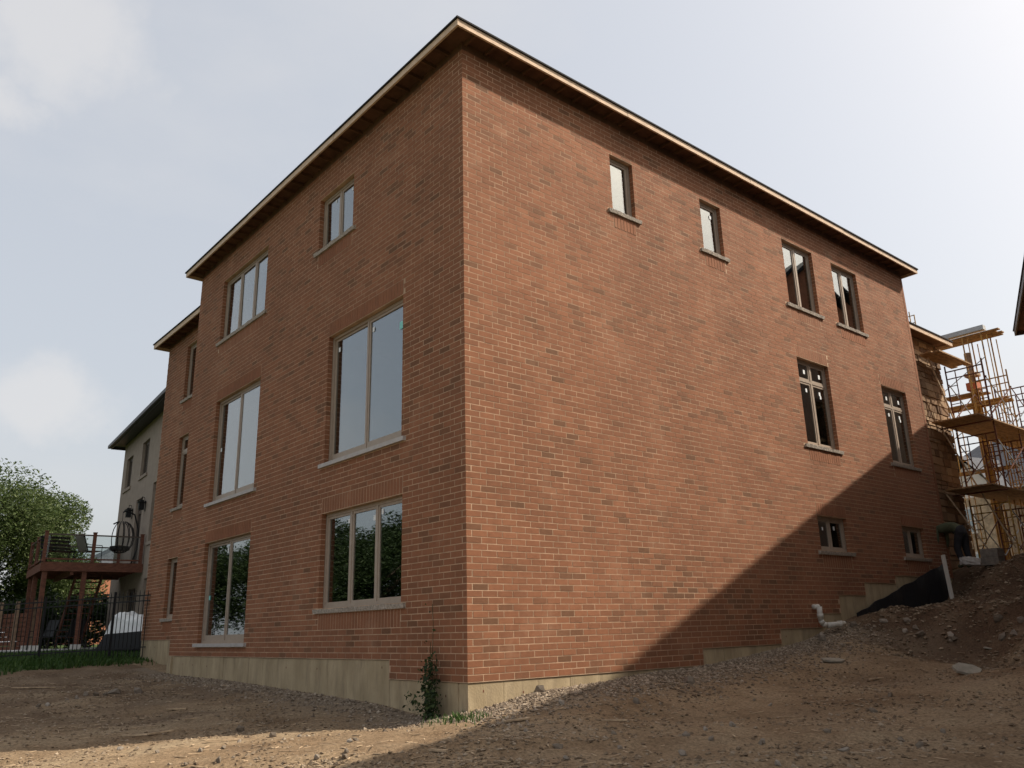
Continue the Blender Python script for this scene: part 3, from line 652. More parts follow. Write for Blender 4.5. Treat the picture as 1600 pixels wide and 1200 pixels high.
# ------------------------------------------------------------------ items on the side wall
mb = MB(); mb.path([(.13, 8.46, .93), (.13, 8.46, .68), (.14, 8.50, .61), (.17, 8.58, .58), (.30, 9.02, .60)], .052, 10); mb.tube((.13, 8.46, .80), (.13, 8.46, .72), .062, 10); mb.tube((.25, 8.88, .597), (.28, 8.96, .60), .062, 10); mb.path([(.13, 8.46, .92), (-.02, 8.46, .93)], .05, 8)
tag(mb.build('drain_pipe', M['pvc'], smooth=True), 'off-white plastic drain elbow poking out of the side wall', 'pipe')
mb = MB(); N_ = 26
tp = [(10.0, .80), (14.60, 1.97)]
for i in range(N_):
    u0 = i/N_; u1 = (i+1)/N_; ys = [10.0+4.6*u for u in (u0, u1)]; zt_ = [.80+1.17*u+.012*math.sin(u*40) for u in (u0, u1)]; zb_ = [.45+.2*u for u in (u0, u1)]; xs = [.055+.03*math.sin(u*23)+.02*u for u in (u0, u1)]
    mb.hexa([(xs[0]+.03, ys[0], zb_[0]), (xs[1]+.03, ys[1], zb_[1]), (xs[1]+.016, ys[1], zb_[1]), (xs[0]+.016, ys[0], zb_[0]), (xs[0]+.014, ys[0], zt_[0]), (xs[1]+.014, ys[1], zt_[1]), (xs[1], ys[1], zt_[1]), (xs[0], ys[0], zt_[0])])
tag(mb.build('drainage_membrane', M['black_film']), 'black drainage membrane sheet slanting up along the concrete foundation', 'membrane')
mb = MB(); mb.prism([(.60, 13.26, 1.0), (.63, 13.33, 1.0), (.59, 13.325, 2.06), (.56, 13.255, 2.04)], (.045, -.015, 0)); tag(mb.build('wooden_stake', M['white_trim']), 'pale wooden stake standing at the end of the black membrane', 'stake')

# ------------------------------------------------------------------ neighbouring house casting the long shade
nA = Vector((1.12, 19.5, 0)); nd = Vector((.372, -.928, 0)).normalized(); nm = Vector((.928, .372, 0)).normalized()
nb = thing('neighbour_house', 'neighbouring house of which only the dark overhanging eave corner shows', 'house', loc=nA); nb.rotation_euler.z = math.atan2(nm.y, nm.x)
# local axes: x = away from our house (nm), y = along the eave away from the camera (-nd)
mb = MB(); mb.box((.42, -20.6, -3), (12, -.42, 8.72)); nwall = mb.build('wall', M['taupe'], nb)
roof(nb, 0, 12.4, -21, 0, 8.6, .6, fh=.16, edges='SENW', tails=False, fas='vinyl_dark', sof='plywood')
for y in (-17.5, -13, -8.5, -4):
    for z in (2.6, 5.6):
        f = MB(); f.box((.40, y-.6, z), (.425, y+.6, z+1.5)); f = f.build('window', M['vinyl_dark'], nb); g = MB(); g.box((.385, y-.5, z+.1), (.398, y+.5, z+1.4)); g.build('pane', M['glass'], f)
mb = MB(); mb.prism([(4.9, -5.5, 8.7), (4.9, 5.0, 8.7), (4.9, 5.0, 9.4), (4.9, -.4, 13.9), (4.9, -5.5, 9.4)], (7, 0, 0)); mb.build('front_gable', M['orange_brick'], nb)
mb = MB(); mb.prism([(5.0, .55, -3), (5.0, 4.9, -3), (5.0, 4.9, 8.69), (5.0, .55, 8.69)], (6.8, 0, 0)); mb.build('front_wing', M['orange_brick'], nb)
mb = MB()
for y0, z0, y1, z1 in ((-5.8, 9.2, -.4, 14.0), (5.3, 9.2, -.4, 14.0)): mb.prism([(4.6, y0, z0), (4.6, y1, z1), (4.6, y1, z1+.15), (4.6, y0, z0+.15)], (7.5, 0, 0))
mb.build('gable_roof', M['shingle'], nb)

# ------------------------------------------------------------------ taupe house, deck and yard beyond the bay
lh = thing('taupe_house', 'taupe stucco house with charcoal gutters behind the deck', 'house', loc=(-23.05, 2.67, 0)); lh.rotation_euler.z = math.atan2(-.089, .996)
# local: x along wall to the right, y into the house; wall face at y=0
lops = [(-5.45, -4.2, 6.78, 8.12), (-2.4, -1.15, 6.85, 8.25), (.25, 1.05, 4.05, 6.22), (-2.55, -1.35, 3.36, 5.95), (.2, 1.0, 1.0, 2.75), (-2.6, -1.0, .5, 2.5)]
def PH(u, z, d): return (u, d, z)
slab_holes(-6.2, 5.2, lambda u: -.5, 9.0, lops, PH, 0, .25).build('wall', M['taupe'], lh)
mb = MB(); mb.box((-6.2, .25, -.5), (-5.95, 9, 9.0)); mb.box((4.95, .25, -.5), (5.2, 9, 9.0)); mb.box((-6.2, 9, -.5), (5.2, 9.2, 9)); mb.box((-5.9, 3.2, -.5), (4.9, 3.4, 9)); mb.box((-5.9, .3, 3.0), (4.9, 3.2, 3.2)); mb.box((-5.9, .3, 6.2), (4.9, 3.2, 6.4)); mb.build('inner_wall', M['interior'], lh)
for o, c_, t_ in zip(lops, (2, 2, 1, 2, 1, 2), (None, None, 5.6, 5.45, None, None)):
    window('window' if o[2] != 3.36 else 'patio_door', PH, o, c_, transom=t_, frame='vinyl_dark', parent=lh, depth=.10, fw=.06, sill=False)
for o in (lops[0], lops[1], lops[2]):
    mb = MB(); mb.box((o[0]-.12, -.05, o[2]-.12), (o[1]+.12, .1, o[2]-.004)); mb.build('sill', M['taupe'], lh)
rf = roof(lh, -6.75, 5.7, -.5, 9.6, 8.78, .5, fh=.16, tails=False, fas='charcoal', sof='charcoal')
mb = MB(); mb.box((-6.85, -.62, 8.82), (5.7, -.502, 8.95)); mb.build('gutter', M['charcoal'], rf)
for x in (-3.1, -.75):
    mb = MB(); mb.box((x-.09, -.24, 5.35), (x+.09, -.06, 5.62)); mb.prism([(x-.14, -.29, 5.62), (x+.14, -.29, 5.62), (x+.14, -.01, 5.62), (x-.14, -.01, 5.62)], (0, 0, .03)); mb.prism([(x-.07, -.22, 5.65), (x+.07, -.22, 5.65), (x+.07, -.08, 5.65), (x-.07, -.08, 5.65)], (0, 0, .07)); mb.path([(x, -.01, 5.5), (x, -.06, 5.82), (x, -.15, 5.84), (x, -.15, 5.72)], .012, 5); mb.box((x-.05, -.02, 5.3), (x+.05, -.002, 5.7)); mb.build('wall_lantern', M['iron'], lh)
deck = thing('raised_deck', 'reddish-brown raised wooden deck with glass railing on the taupe house', 'deck', loc=lh.location); deck.rotation_euler.z = lh.rotation_euler.z
DZ = 3.30; dx0, dx1, dy0, dy1 = -4.4, -.05, -3.25, -.02
for i in range(22):
    a = dx0+(dx1-dx0)*i/22
    mb = MB(); mb.box((a+.003, dy0+.02, DZ-.035), (a+(dx1-dx0)/22-.003, dy1, DZ)); mb.build('deck_board', M['cedar'], deck)
for a, b in (((dx1-.04, dy0-.02, DZ-.31), (dx1+.004, dy1, DZ-.037)), ((dx0, dy0-.04, DZ-.31), (dx1+.004, dy0-.0205, DZ-.037)), ((dx0, dy0-.02, DZ-.31), (dx0+.04, dy1, DZ-.037)), ((dx0+.041, dy0+.9, DZ-.42), (dx1-.041, dy0+1.0, DZ-.2))):
    mb = MB(); mb.box(a, b); mb.build('rim_beam', M['cedar'], deck)
for i in range(9):
    x = dx0+.35+i*.45; mb = MB(); mb.box((x-.02, dy0, DZ-.25), (x+.02, dy1, DZ-.04)); mb.build('joist', M['cedar'], deck)
for x, y in ((dx1-.12, dy0+.12), (dx1-.12, dy0+1.35), (dx0+1.6, dy0+.12), (dx0+.1, dy0+.12)):
    mb = MB(); mb.box((x-.075, y-.075, .55), (x+.075, y+.075, DZ-.045)); p_ = mb.build('deck_post', M['cedar'], deck)
    mb = MB(); mb.box((x-.15, y-.15, .1), (x+.15, y+.15, .55)); mb.build('footing', M['footing'], p_)
rp = [(dx1-.05, dy0+.03), (dx1-.05, dy0+1.55), (dx1-.05, dy1-.1), (dx0+2.1, dy0+.03), (dx0+.05, dy0+.03), (dx0+.05, dy1-.1)]
for x, y in rp:
    mb = MB(); mb.box((x-.055, y-.055, DZ), (x+.055, y+.055, DZ+1.03)); mb.box((x-.07, y-.07, DZ+1.03), (x+.07, y+.07, DZ+1.06)); mb.build('railing_post', M['cedar'], deck)
for a, b in ((rp[0], rp[1]), (rp[1], rp[2]), (rp[3], rp[0]), (rp[4], rp[3]), (rp[5], rp[4])):
    A3, B3 = Vector((*a, DZ+.95)), Vector((*b, DZ+.95)); d_ = (B3-A3).normalized()*.058; A3 += d_; B3 -= d_
    mb = MB(); mb.bar(A3, B3, .06, .045); mb.build('top_rail', M['vinyl_dark'], deck)
    mb = MB(); mb.bar(A3-Vector((0, 0, .84)), B3-Vector((0, 0, .84)), .05, .05); mb.build('bottom_rail', M['cedar'], deck)
    mb = MB(); mb.bar(A3-Vector((0, 0, .42)), B3-Vector((0, 0, .42)), .01, .78); mb.build('glass_panel', M['rail_glass'], deck)
for s_ in (0, 1):                                                         # stairs descending under the far side
    mb = MB(); mb.prism([(-2.2+0, -1.0-s_*.9, DZ-.1), (-2.2, -1.0-s_*.9, DZ-.4), (-5.6, -1.0-s_*.9, .35), (-5.6, -1.0-s_*.9, .68)], (0, .05, 0)); mb.build('stair_stringer', M['cedar'], deck)
for i in range(12):
    f_ = (i+.5)/12; x = -2.3-3.2*f_; mb = MB(); mb.box((x-.14, -1.89, DZ-.2-2.65*f_), (x+.14, -1.0, DZ-.165-2.65*f_)); mb.build('stair_tread', M['cedar'], deck)
mb = MB(); mb.box((-5.5, -3.9, .22), (1.6, -.02, .40)); pt = mb.build('patio', M['foot_slab']); kind(pt, 'structure'); pt.location = lh.location; pt.rotation_euler.z = lh.rotation_euler.z
def LHP(x, y, z=0):
    v = Matrix.Rotation(lh.rotation_euler.z, 3, 'Z')@Vector((x, y, z)); return v+Vector(lh.location)
# patio furniture
def patio_chair(label, loc, rz, cat='chair', frame='iron', cloth='fabric'):
    t = thing('patio_chair', label, cat, loc=loc); t.rotation_euler.z = rz
    mb = MB(); mb.prism([(-.28, -.02, .40), (.28, -.02, .40), (.28, .5, .42), (-.28, .5, .42)], (0, 0, .03)); mb.build('seat', M[cloth], t)
    mb = MB(); mb.prism([(-.28, -.02, .43), (.28, -.02, .43), (.28, -.22, 1.0), (-.28, -.22, 1.0)], (0, -.03, .01)); mb.build('backrest', M[cloth], t)
    for s in (-1, 1):
        mb = MB(); mb.path([(s*.3, .5, 0), (s*.3, .48, .63), (s*.3, -.1, .63)], .014); mb.build('front_leg', M[frame], t)
        mb = MB(); mb.path([(s*.3, -.3, 0), (s*.3, -.02, .42), (s*.3, -.23, 1.02)], .014); mb.build('rear_leg', M[frame], t)
    return t
patio_chair('beige sling chair behind the glass railing on the raised deck', LHP(-.45, -1.95, DZ), R(15))
t = thing('slatted_bench', 'dark slatted bench near the outer corner of the raised deck', 'bench', loc=LHP(-.75, -2.75, DZ)); t.rotation_euler.z = R(-80)
for k in range(4):
    mb = MB(); mb.box((-.5, -.2-.045*k, .5+.13*k), (.5, -.17-.045*k, .58+.13*k)); mb.build('back_slat', M['iron'], t)
mb = MB(); mb.box((-.5, -.18, .4), (.5, .3, .44)); mb.build('seat', M['iron'], t)
for x in (-.46, .46):
    for y in (-.15, .27): mb = MB(); mb.tube((x, y, 0), (x, y, .4), .02); mb.build('leg', M['iron'], t)
t = thing('egg_chair', 'dark wicker hanging egg chair on its curved stand on the deck', 'chair', loc=LHP(-.75, -.75, DZ))
mb = MB()
for k in range(14):
    q0 = k/14*math.pi*2
    pts = []
    for j in range(9):
        a_ = -math.pi/2+j/8*math.pi*.92; rr = .46*math.cos(a_)**.8 if math.cos(a_) > 0 else 0; x_, y_ = rr*math.cos(q0), rr*math.sin(q0)
        if y_ < -.28 and -.9 < a_ < .9: pts.append(None)
        else: pts.append((x_, y_, 1.0+.58*math.sin(a_)))
    for a_, b_ in zip(pts[:-1], pts[1:]):
        if a_ and b_: mb.tube(a_, b_, .016, 5)
mb.build('basket', M['wicker'], t)
mb = MB(); mb.prism([(.34*math.cos(k*.7), .34*math.sin(k*.7), .52) for k in range(9)], (0, 0, .14)); mb.build('cushion', M['wicker'], t)
mb = MB(); mb.path([(0, .45, .02), (0, .62, .6), (0, .6, 1.3), (0, .42, 1.85), (0, .1, 1.98), (0, 0, 1.92)], .028, 7); mb.path([(0, 0, 1.92), (0, 0, 1.55)], .008, 5); mb.tube((0, .45, 0), (0, .45, .04), .36, 14); mb.build('stand', M['iron'], t)
mb = MB(); bm_ = []
t = thing('tarp_covered_pile', 'pile covered by a white tarp on a black base beside the brick bay', 'tarp', loc=(-18.2, 1.25, .36))
t.rotation_euler.z = R(35)
mb = MB(); G = 10
grid = [[None]*(G+1) for _ in range(G+1)]
for i in range(G+1):
    for j in range(G+1):
        x = -.75+1.5*i/G; y = -.5+1.0*j/G; e = 1-max(abs(x)/.75, abs(y)/.5)
        z = .42+min(.72, e*2.6)*(.78-.42*x)+.10*Vn((x*3, y*3, 3))+.04*Vn((x*8, y*8, 3))
        grid[i][j] = (x, y, z)
for i in range(G):
    for j in range(G): mb.quad(grid[i][j], grid[i+1][j], grid[i+1][j+1], grid[i][j+1])
mb.build('tarp', M['tarp'], t)
mb = MB(); mb.prism([(-1.0, -.6, 0), (.85, -.6, 0), (.85, .6, 0), (-1.0, .6, 0)], (0, 0, .05)); mb.hexa([(-.95, -.56, .051), (.8, -.56, .051), (.8, .56, .051), (-.95, .56, .051), (-.72, -.5, .47), (.76, -.5, .54), (.76, .5, .54), (-.72, .5, .47)]); mb.build('base', M['iron'], t)
patio_chair('black patio chair standing on the concrete under the deck', LHP(-.9, -1.9, .40), R(120), cloth='iron')
patio_chair('black patio chair beneath the stair under the deck', LHP(-2.0, -2.6, .40), R(200), cloth='iron')

# iron fence
fA, fB = Vector((-14.95, .53, 0)), Vector((-18.4, -3.33, 0)); fd_ = (fB-fA).normalized(); fl = (fB-fA).length
fence = thing('iron_fence', 'black wrought iron picket fence running from the brick bay into the yard', 'fence')
def fz(s): return .44-.05*s/1.3
np_ = int(fl/.112)
for i in range(np_):
    s = i*.112+.06; p = fA+fd_*s; b0 = fz(s)
    post = i % 17 == 8
    mb = MB(); w_ = .03 if post else .0085
    mb.box((p.x-w_, p.y-w_, b0-.25), (p.x+w_, p.y+w_, b0+(1.50 if post else 1.43)))
    if not post: mb.tube((p.x, p.y, b0+1.43), (p.x, p.y, b0+1.52), .012, 4, r2=.001)
    mb.build('post' if post else 'picket', M['iron'], fence)
for dz in (.02, 1.22, 1.36):
    mb = MB(); mb.bar(fA+Vector((0, 0, fz(0)+dz)), fB+Vector((0, 0, fz(fl)+dz)), .03, .03); mb.build('rail', M['iron'], fence)
# wooden fence further back on the left
wf = thing('wooden_fence', 'weathered wooden post and board fence at the far left of the yard', 'fence')
wA, wB = Vector((-26.6, .0, .3)), Vector((-30.6, -1.5, .3))
for i in range(5):
    p = wA.lerp(wB, i/4); mb = MB(); mb.box((p.x-.06, p.y-.06, 0), (p.x+.06, p.y+.06, 2.15)); mb.build('post', M['oldwood'], wf)
for k in range(8):
    mb = MB(); z = .45+k*.17; mb.bar(wA+Vector((-.08, .07, z-.3)), wB+Vector((-.08, .07, z-.3)), .02, .15); mb.build('board', M['cedar'], wf)

# far brick house seen below and above the deck
fh_ = thing('far_brick_house', 'distant orange brick house glimpsed below and above the deck', 'house', loc=(-52, 10.5, .4))
mb = MB(); mb.box((-4, -3.5, 0), (4, 3.5, 4.6)); mb.build('wall', M['orange_brick'], fh_)
roof(fh_, -4.4, 4.4, -3.9, 3.9, 4.6, .62, tails=False, shing='far_roof', fas='white_trim')
for x in (-2, 1.6):
    mb = MB(); mb.box((4.0, x-.6, 1.2), (4.04, x+.6, 2.7)); w_ = mb.build('window', M['white_trim'], fh_); mb = MB(); mb.box((4.041, x-.5, 1.3), (4.05, x+.5, 2.6)); mb.build('pane', M['glass'], w_)

# ------------------------------------------------------------------ vegetation
def crown_mesh(name, m, n, radii, leaf, seed, lobes=9, droop=.3, base_z=0.):
    rg = random.Random(seed); mb = MB(); L_ = []
    for _ in range(lobes):
        q = rg.random()*6.28; e = rg.uniform(-.8, 1); f = rg.uniform(.35, .8)
        L_.append((Vector((math.cos(q)*f*radii[0], math.sin(q)*f*radii[1], e*f*radii[2])), rg.uniform(.28, .5)))
    L_.append((Vector((0, 0, 0)), .62))
    for _ in range(n):
        c, r = L_[rg.randrange(len(L_))]
        d = Vector((rg.gauss(0, 1), rg.gauss(0, 1), rg.gauss(0, 1))).normalized()*(rg.random()**.45)
        p = c+Vector((d.x*r*radii[0], d.y*r*radii[1], d.z*r*radii[2])); p.z += base_z
        cl = .5+.5*Vn(p, .9, seed)
        if cl < .22: continue
        a = rg.random()*6.28; t = Vector((math.cos(a), math.sin(a), rg.uniform(-droop-.6, .4))).normalized(); s = t.cross(Vector((rg.uniform(-1, 1), rg.uniform(-1, 1), rg.uniform(-.3, 1)))).normalized()
        l = leaf*rg.uniform(.6, 1.3); w = l*rg.uniform(.25, .45)
        mb.quad(p-t*l/2, p+s*w/2, p+t*l/2, p-s*w/2, max(0, min(1, rg.gauss(.45, .25))))
    return mb.mesh(name, m)
def trunk_mesh(name, h, r, limbs, spread, seed):
    rg = random.Random(seed); mb = MB(); pts = [Vector((0, 0, -.4))]
    for k in range(5): pts.append(Vector((rg.uniform(-.12, .12)*k*r*3, rg.uniform(-.12, .12)*k*r*3, h*(k+1)/5)))
    for k in range(5): mb.tube(pts[k], pts[k+1], r*(1-.13*k), 9, r2=r*(1-.13*(k+1)), caps=False)
    for k in range(limbs):
        b = pts[2+k % 4]; q = rg.random()*6.28; e = b+Vector((math.cos(q)*spread, math.sin(q)*spread, h*rg.uniform(.25, .6))); m_ = b.lerp(e, .5)+Vector((0, 0, -.1*h*.3))
        mb.tube(b, m_, r*.45, 6, r2=r*.28, caps=False); mb.tube(m_, e, r*.28, 6, r2=r*.08, caps=False)
    return mb.mesh(name, M['bark'], smooth=True)
wil = crown_mesh('crown', M['leaf'], 190000, (6.2, 6.2, 5.2), .19, 3, lobes=26, droop=.8)
wtr = trunk_mesh('trunk', 5.0, .32, 9, 2.6, 4)
def tree(name, label, loc, crown, trunk, cz, sc, rz, group=None):
    t = thing(name, label, 'tree', group, loc); t.rotation_euler.z = rz; t.scale = (sc, sc, sc)
    link('trunk', trunk, t); link('crown', crown, t, (0, 0, cz)); return t
tree('willow_tree', 'broad willow-like tree with pale feathery leaves rising behind the deck', (-39.3, -1.0, .3), wil, wtr, 4.9, .94, 0)
dk = crown_mesh('crown', M['leaf_dark'], 22000, (3.4, 3.4, 3.2), .19, 8, lobes=12); dtr = trunk_mesh('trunk', 3.4, .2, 7, 1.6, 9)
for i, (x, y, s) in enumerate([(-33, -12.5, 1.0), (-28, -15.5, 1.1), (-24, -19, 1.05), (-38, -9.5, 1.05), (-19, -22, 1.15), (-44, -8.5, 1.3), (-31, -20, 1.35), (-36, -15, 1.3)]):
    tree('yard_tree', 'dark leafy tree at the rear lot line mirrored in the basement windows', (x, y, -.2), dk, dtr, 3.2, s, i*1.3, 'trees along the rear lot line')
hd = crown_mesh('foliage', M['leaf_dark'], 2600, (1.5, 1.0, 1.0), .2, 21, lobes=6, droop=0, base_z=1.0)
for i, (x, y, s) in enumerate([(-29.6, 1.2, 1.25), (-31.2, 3.0, 1.35), (-31.4, -1.2, 1.3), (-34.5, 6.2, 1.3), (-33.6, -3.2, 1.4), (-32.5, .8, 1.45)]):
    t = thing('garden_shrub', 'dark green garden shrub growing behind the deck posts', 'shrub', 'shrubs behind the deck', (x, y, .25)); t.scale = (s, s, s); t.rotation_euler.z = i*1.1
    link('foliage', hd, t); mb = MB(); mb.tube((0, 0, -.2), (.05, .03, 1.0), .05, 6, r2=.02); mb.build('stem', M['bark'], t)
def blades(name, label, pts, h, m, w=.012, seed=1):
    rg = random.Random(seed); mb = MB()
    for x, y, z in pts:
        q = rg.random()*6.28; hh = h*rg.uniform(.4, 1.2); dx, dy = math.cos(q), math.sin(q); ln = rg.uniform(.1, .7)*hh; ww = w*rg.uniform(.7, 1.4); tn = max(0, min(1, rg.gauss(.5, .25)))
        a = Vector((x, y, z-.02)); b = a+Vector((dx*ln*.3, dy*ln*.3, hh*.6)); c = a+Vector((dx*ln, dy*ln, hh)); s = Vector((-dy, dx, 0))*ww
        mb.quad(a-s, a+s, b+s*.7, b-s*.7, tn); mb.poly([b-s*.7, b+s*.7, c], tn)
    return mb.build(name, m)
rg = random.Random(5); P_ = []
while len(P_) < 15000:
    x = rg.uniform(-22, -13.6); y = rg.uniform(-5.2, 1.6)
    e = -14.0+.35*noise.noise(Vector((x*1.3, y*1.3, 1)))-.16*(y+1)
    if x > e+.15 and rg.random() > .08: continue
    if x > -15.6 and y > .5: continue
    P_.append((x, y))
zz = hgt0([p[0] for p in P_], [p[1] for p in P_]); P3 = [(p[0], p[1], float(z)) for p, z in zip(P_, zz)]
o = kind(blades('grass', '', P3, .13, M['grass'], .016, 2), 'stuff'); o['label'] = 'strip of green lawn in front of the iron fence'; o['category'] = 'grass'
P3 = []
for _ in range(260):
    q = rg.random()*6.28; r_ = abs(rg.gauss(0, .2)); x = .38+math.cos(q)*r_*1.5; y = -.42+math.sin(q)*r_; P3.append((x, y, H(x, y)))
kind(tag(blades('grass_tuft', '', P3, .10, M['grass'], .008, 3), 'small green grass tuft at the foot of the house corner', 'grass'), 'stuff')
rg = random.Random(12)
wd_ = thing('weed_plant', 'dark straggly weed climbing the concrete and bricks beside the corner', 'weed', loc=(-.62, -.06, -.44))
mb = MB(); stems = []
for k in range(9):
    p = Vector((rg.uniform(-.08, .08), rg.uniform(-.10, .0), 0)); pts = [p]; hh = (1.45, .95, .8, .7, .6, .5, .45, .3, .25, .3, .2)[k]
    for j in range(6): p = p+Vector((rg.uniform(-.03, .03)+(rg.choice((-.05, .05)) if k > 6 else 0), rg.uniform(-.008, .008)-(.035 if k > 6 else 0), hh/6)); pts.append(p.copy())
    mb.path(pts, .004, 5); stems.append(pts)
mb.build('stem', M['weed'], wd_)
mb = MB()
for pts in stems:
    for p in pts[1:]:
        nl = 16 if p.z < .7 else 2
        for _ in range(nl):
            q = p+Vector((rg.gauss(0, .05), rg.uniform(-.10, .02), rg.gauss(0, .06))); t_ = Vector((rg.uniform(-1, 1), rg.uniform(-1, .2), rg.uniform(-.8, .6))).normalized(); s_ = t_.cross(Vector((rg.uniform(-1, 1), 1, rg.uniform(-1, 1)))).normalized(); l = rg.uniform(.03, .075)
            mb.quad(q, q+t_*l*.5+s_*l*.3, q+t_*l, q+t_*l*.5-s_*l*.3, rg.random())
kind(mb.build('leaf_mass', M['weed'], wd_), 'stuff')

# ------------------------------------------------------------------ scaffolding
def scaf_frame(parent, y, x0, x1, z0, h, m='scaf_r', r=.022):
    mb = MB(); zt = z0+h
    mb.tube((x0, y, z0), (x0, y, zt+.18), r, 7); mb.tube((x1, y, z0), (x1, y, zt+.18), r, 7)
    mb.tube((x0, y, zt), (x1, y, zt), r*.9, 6); mb.tube((x0, y, zt-.22), (x1, y, zt-.22), r*.8, 6)
    for xa, s in ((x0, 1), (x1, -1)):                                  # inner ladder leg with rounded foot
        xi = xa+s*.26
        mb.path([(xi, y, zt), (xi, y, z0+h*.42), (xi-s*.03, y, z0+h*.36), (xi-s*.09, y, z0+h*.33), (xa, y, z0+h*.33)], r*.7, 6)
        for k in range(3): mb.tube((xa, y, z0+h*(.45+.15*k)), (xi, y, z0+h*(.45+.15*k)), r*.6, 5)
    for k in (.3, .8): mb.tube((x1, y, z0+h*k), (x1+.05, y-.02, z0+h*k-.02), r*1.1, 5)
    return mb.build('frame', M[m], parent)
scf = thing('pipe_scaffold', 'rusty pipe scaffold with plank decks beside the stone-clad corner', 'scaffold')
xs0, xs1 = -.38, .63; ys = [17.92, 19.73, 21.53, 23.34]; lev = [2.0, 3.95, 5.78]
for i, y in enumerate(ys):
    for j, z0 in enumerate(lev):
        scaf_frame(scf, y, xs0, xs1, z0, 1.63 if j < 2 else 1.78, 'scaf_r' if (i+j) % 3 else 'scaf_y')
for i in range(3):
    for j, z0 in enumerate(lev):
        for x in (xs0, xs1):
            a, b = (ys[i], z0+.3), (ys[i+1], z0+1.45)
            for s in (0, 1):
                mb = MB(); mb.bar((x+.03, ys[i+s], z0+.35), (x+.03, ys[i+1-s], z0+1.4), .022, .022); mb.build('cross_brace', M['scaf_g' if (i+s) % 2 else 'scaf_r'], scf)
def planks(parent, x0, x1, y0, y1, z, n, along='y', m='plank', jit=.05):
    for k in range(n):
        mb = MB(); q = rnd.uniform(-jit, jit)
        if along == 'y': w_ = (x1-x0)/n; mb.box((x0+k*w_+.006, y0+q, z+rnd.uniform(0, .012)), (x0+(k+1)*w_-.006, y1+q*2, z+.045))
        else: w_ = (y1-y0)/n; mb.box((x0+q, y0+k*w_+.006, z+rnd.uniform(0, .012)), (x1+q*2, y0+(k+1)*w_-.006, z+.045))
        mb.build('plank', M[m], parent)
for z in (3.97, 5.87): planks(scf, -.52, .72, 16.7, 23.7, z+.01, 5)
planks(scf, -.52, .05, 16.6, 18.7, 7.86, 3)
for (a, b, c) in ((15.5, 17, 3.85), (15.5, 17, 5.75)): 
    mb = MB(); mb.tube((-.55, 17.3, c+.05), (.85, 17.3, c+.05), .022, 6); mb.build('ledger', M['scaf_r'], scf)
for (p, q) in (((.62, 17.8, 2.4), (-.4, 17.0, 5.7)), ((-.35, 16.8, 7.8), (-.33, 17.9, 5.9)), ((.35, 17.0, 2.1), (-.5, 16.8, 3.9))):
    mb = MB(); mb.bar(p, q, .035, .035); mb.build('diagonal_brace', M['chip'], scf)
mb = MB(); mb.path([(.7, 23.2, 7.5), (1.6, 22.8, 7.0), (3.0, 22.6, 7.3)], .008, 5); mb.build('cable', M['iron'], scf)
mb = MB(); mb.bar((xs1+.03, 17.9, 2.25), (3.6, 19.2, 2.25), .02, .02); mb.build('orange_line', M['red_cap'], scf)
# outer run of the scaffold stepping down to the right
sc2 = thing('low_scaffold', 'lower rusty scaffold bay standing beyond the pipe scaffold', 'scaffold')
for i, (x0, y) in enumerate(((1.0, 21.6), (1.0, 23.5))):
    for j, z0 in enumerate((1.95, 3.72, 5.3)): scaf_frame(sc2, y, x0, x0+1.3, z0, 1.5, 'scaf_r' if (i+j) % 2 else 'scaf_g')
for j, z0 in enumerate((1.95, 3.72, 5.3)):
    for x in (1.0, 2.3):
        mb = MB(); mb.bar((x+.03, 21.6, z0+.3), (x+.03, 23.5, z0+1.4), .022, .022); mb.build('cross_brace', M['scaf_r'], sc2)
planks(sc2, .95, 2.35, 21.4, 23.7, 5.28, 5); planks(sc2, .95, 2.35, 21.4, 23.7, 3.74, 5)
# yellow crank-up mast tower with plywood platforms
mst = thing('mast_scaffold', 'yellow mast scaffold tower with plywood platforms at the front of the house', 'scaffold', loc=(-.75, 20.9, 0))
mb = MB()
for sx in (-.09, .09):
    for sy in (-.09, .09): mb.tube((sx, sy, 1.9), (sx, sy, 7.5), .03, 6)
for k in range(18):
    z = 2+k*.29
    for a, b in (((-.09, -.09), (.09, -.09)), ((.09, -.09), (.09, .09)), ((.09, .09), (-.09, .09)), ((-.09, .09), (-.09, -.09))): mb.tube((*a, z), (*b, z+.29), .012, 5)
mb.box((-.05, -.05, 1.9), (.05, .05, 7.5)); mb.build('mast', M['scaf_y'], mst)
mb = MB(); mb.tube((0, 0, 7.5), (0, 0, 8.85), .105, 10); mb.box((-.16, -.16, 8.05), (.22, .16, 8.15)); mb.build('mast_head', M['oldwood'], mst)
mb = MB(); mb.box((-.16, -.16, 7.6), (.16, .16, 7.85)); mb.build('winch_cover', M['red_cap'], mst)
planks(mst, -.95, 1.0, -.35, .45, 7.1, 4, 'x', jit=.1); planks(mst, -1.3, .95, -.3, .5, 9.3, 4, 'x', jit=.1); planks(mst, -1.0, .9, -.3, .3, 5.0, 3, 'x', jit=.1); planks(mst, -.9, .3, -.3, .3, 7.45, 2, 'x')
mb = MB(); mb.box((-1.6, -.42, 9.38), (.75, -.2, 9.53)); mb.build('aluminium_plank', M['alu'], mst)
for x in (-.9, .05, .62):
    for y in (-.34, .42):
        mb = MB(); mb.tube((x, y, 1.9), (x, y, 9.3 if x > 0 else 7.3), .022, 6, tone=.5)
        for k in range(6): mb.tube((x, y, 2.5+k), (x+.16, y, 2.5+k), .012, 5)
        mb.tube((x+.16, y, 2.2), (x+.16, y, 9.2 if x > 0 else 7.2), .016, 6); mb.build('ladder_leg', M['scaf_y'], mst)
for z in (3.2, 4.6, 6.0, 7.6):
    mb = MB(); mb.bar((-.9, -.36, z), (.62, -.36, z+.9), .02, .02); mb.build('cross_brace', M['scaf_g'], mst)
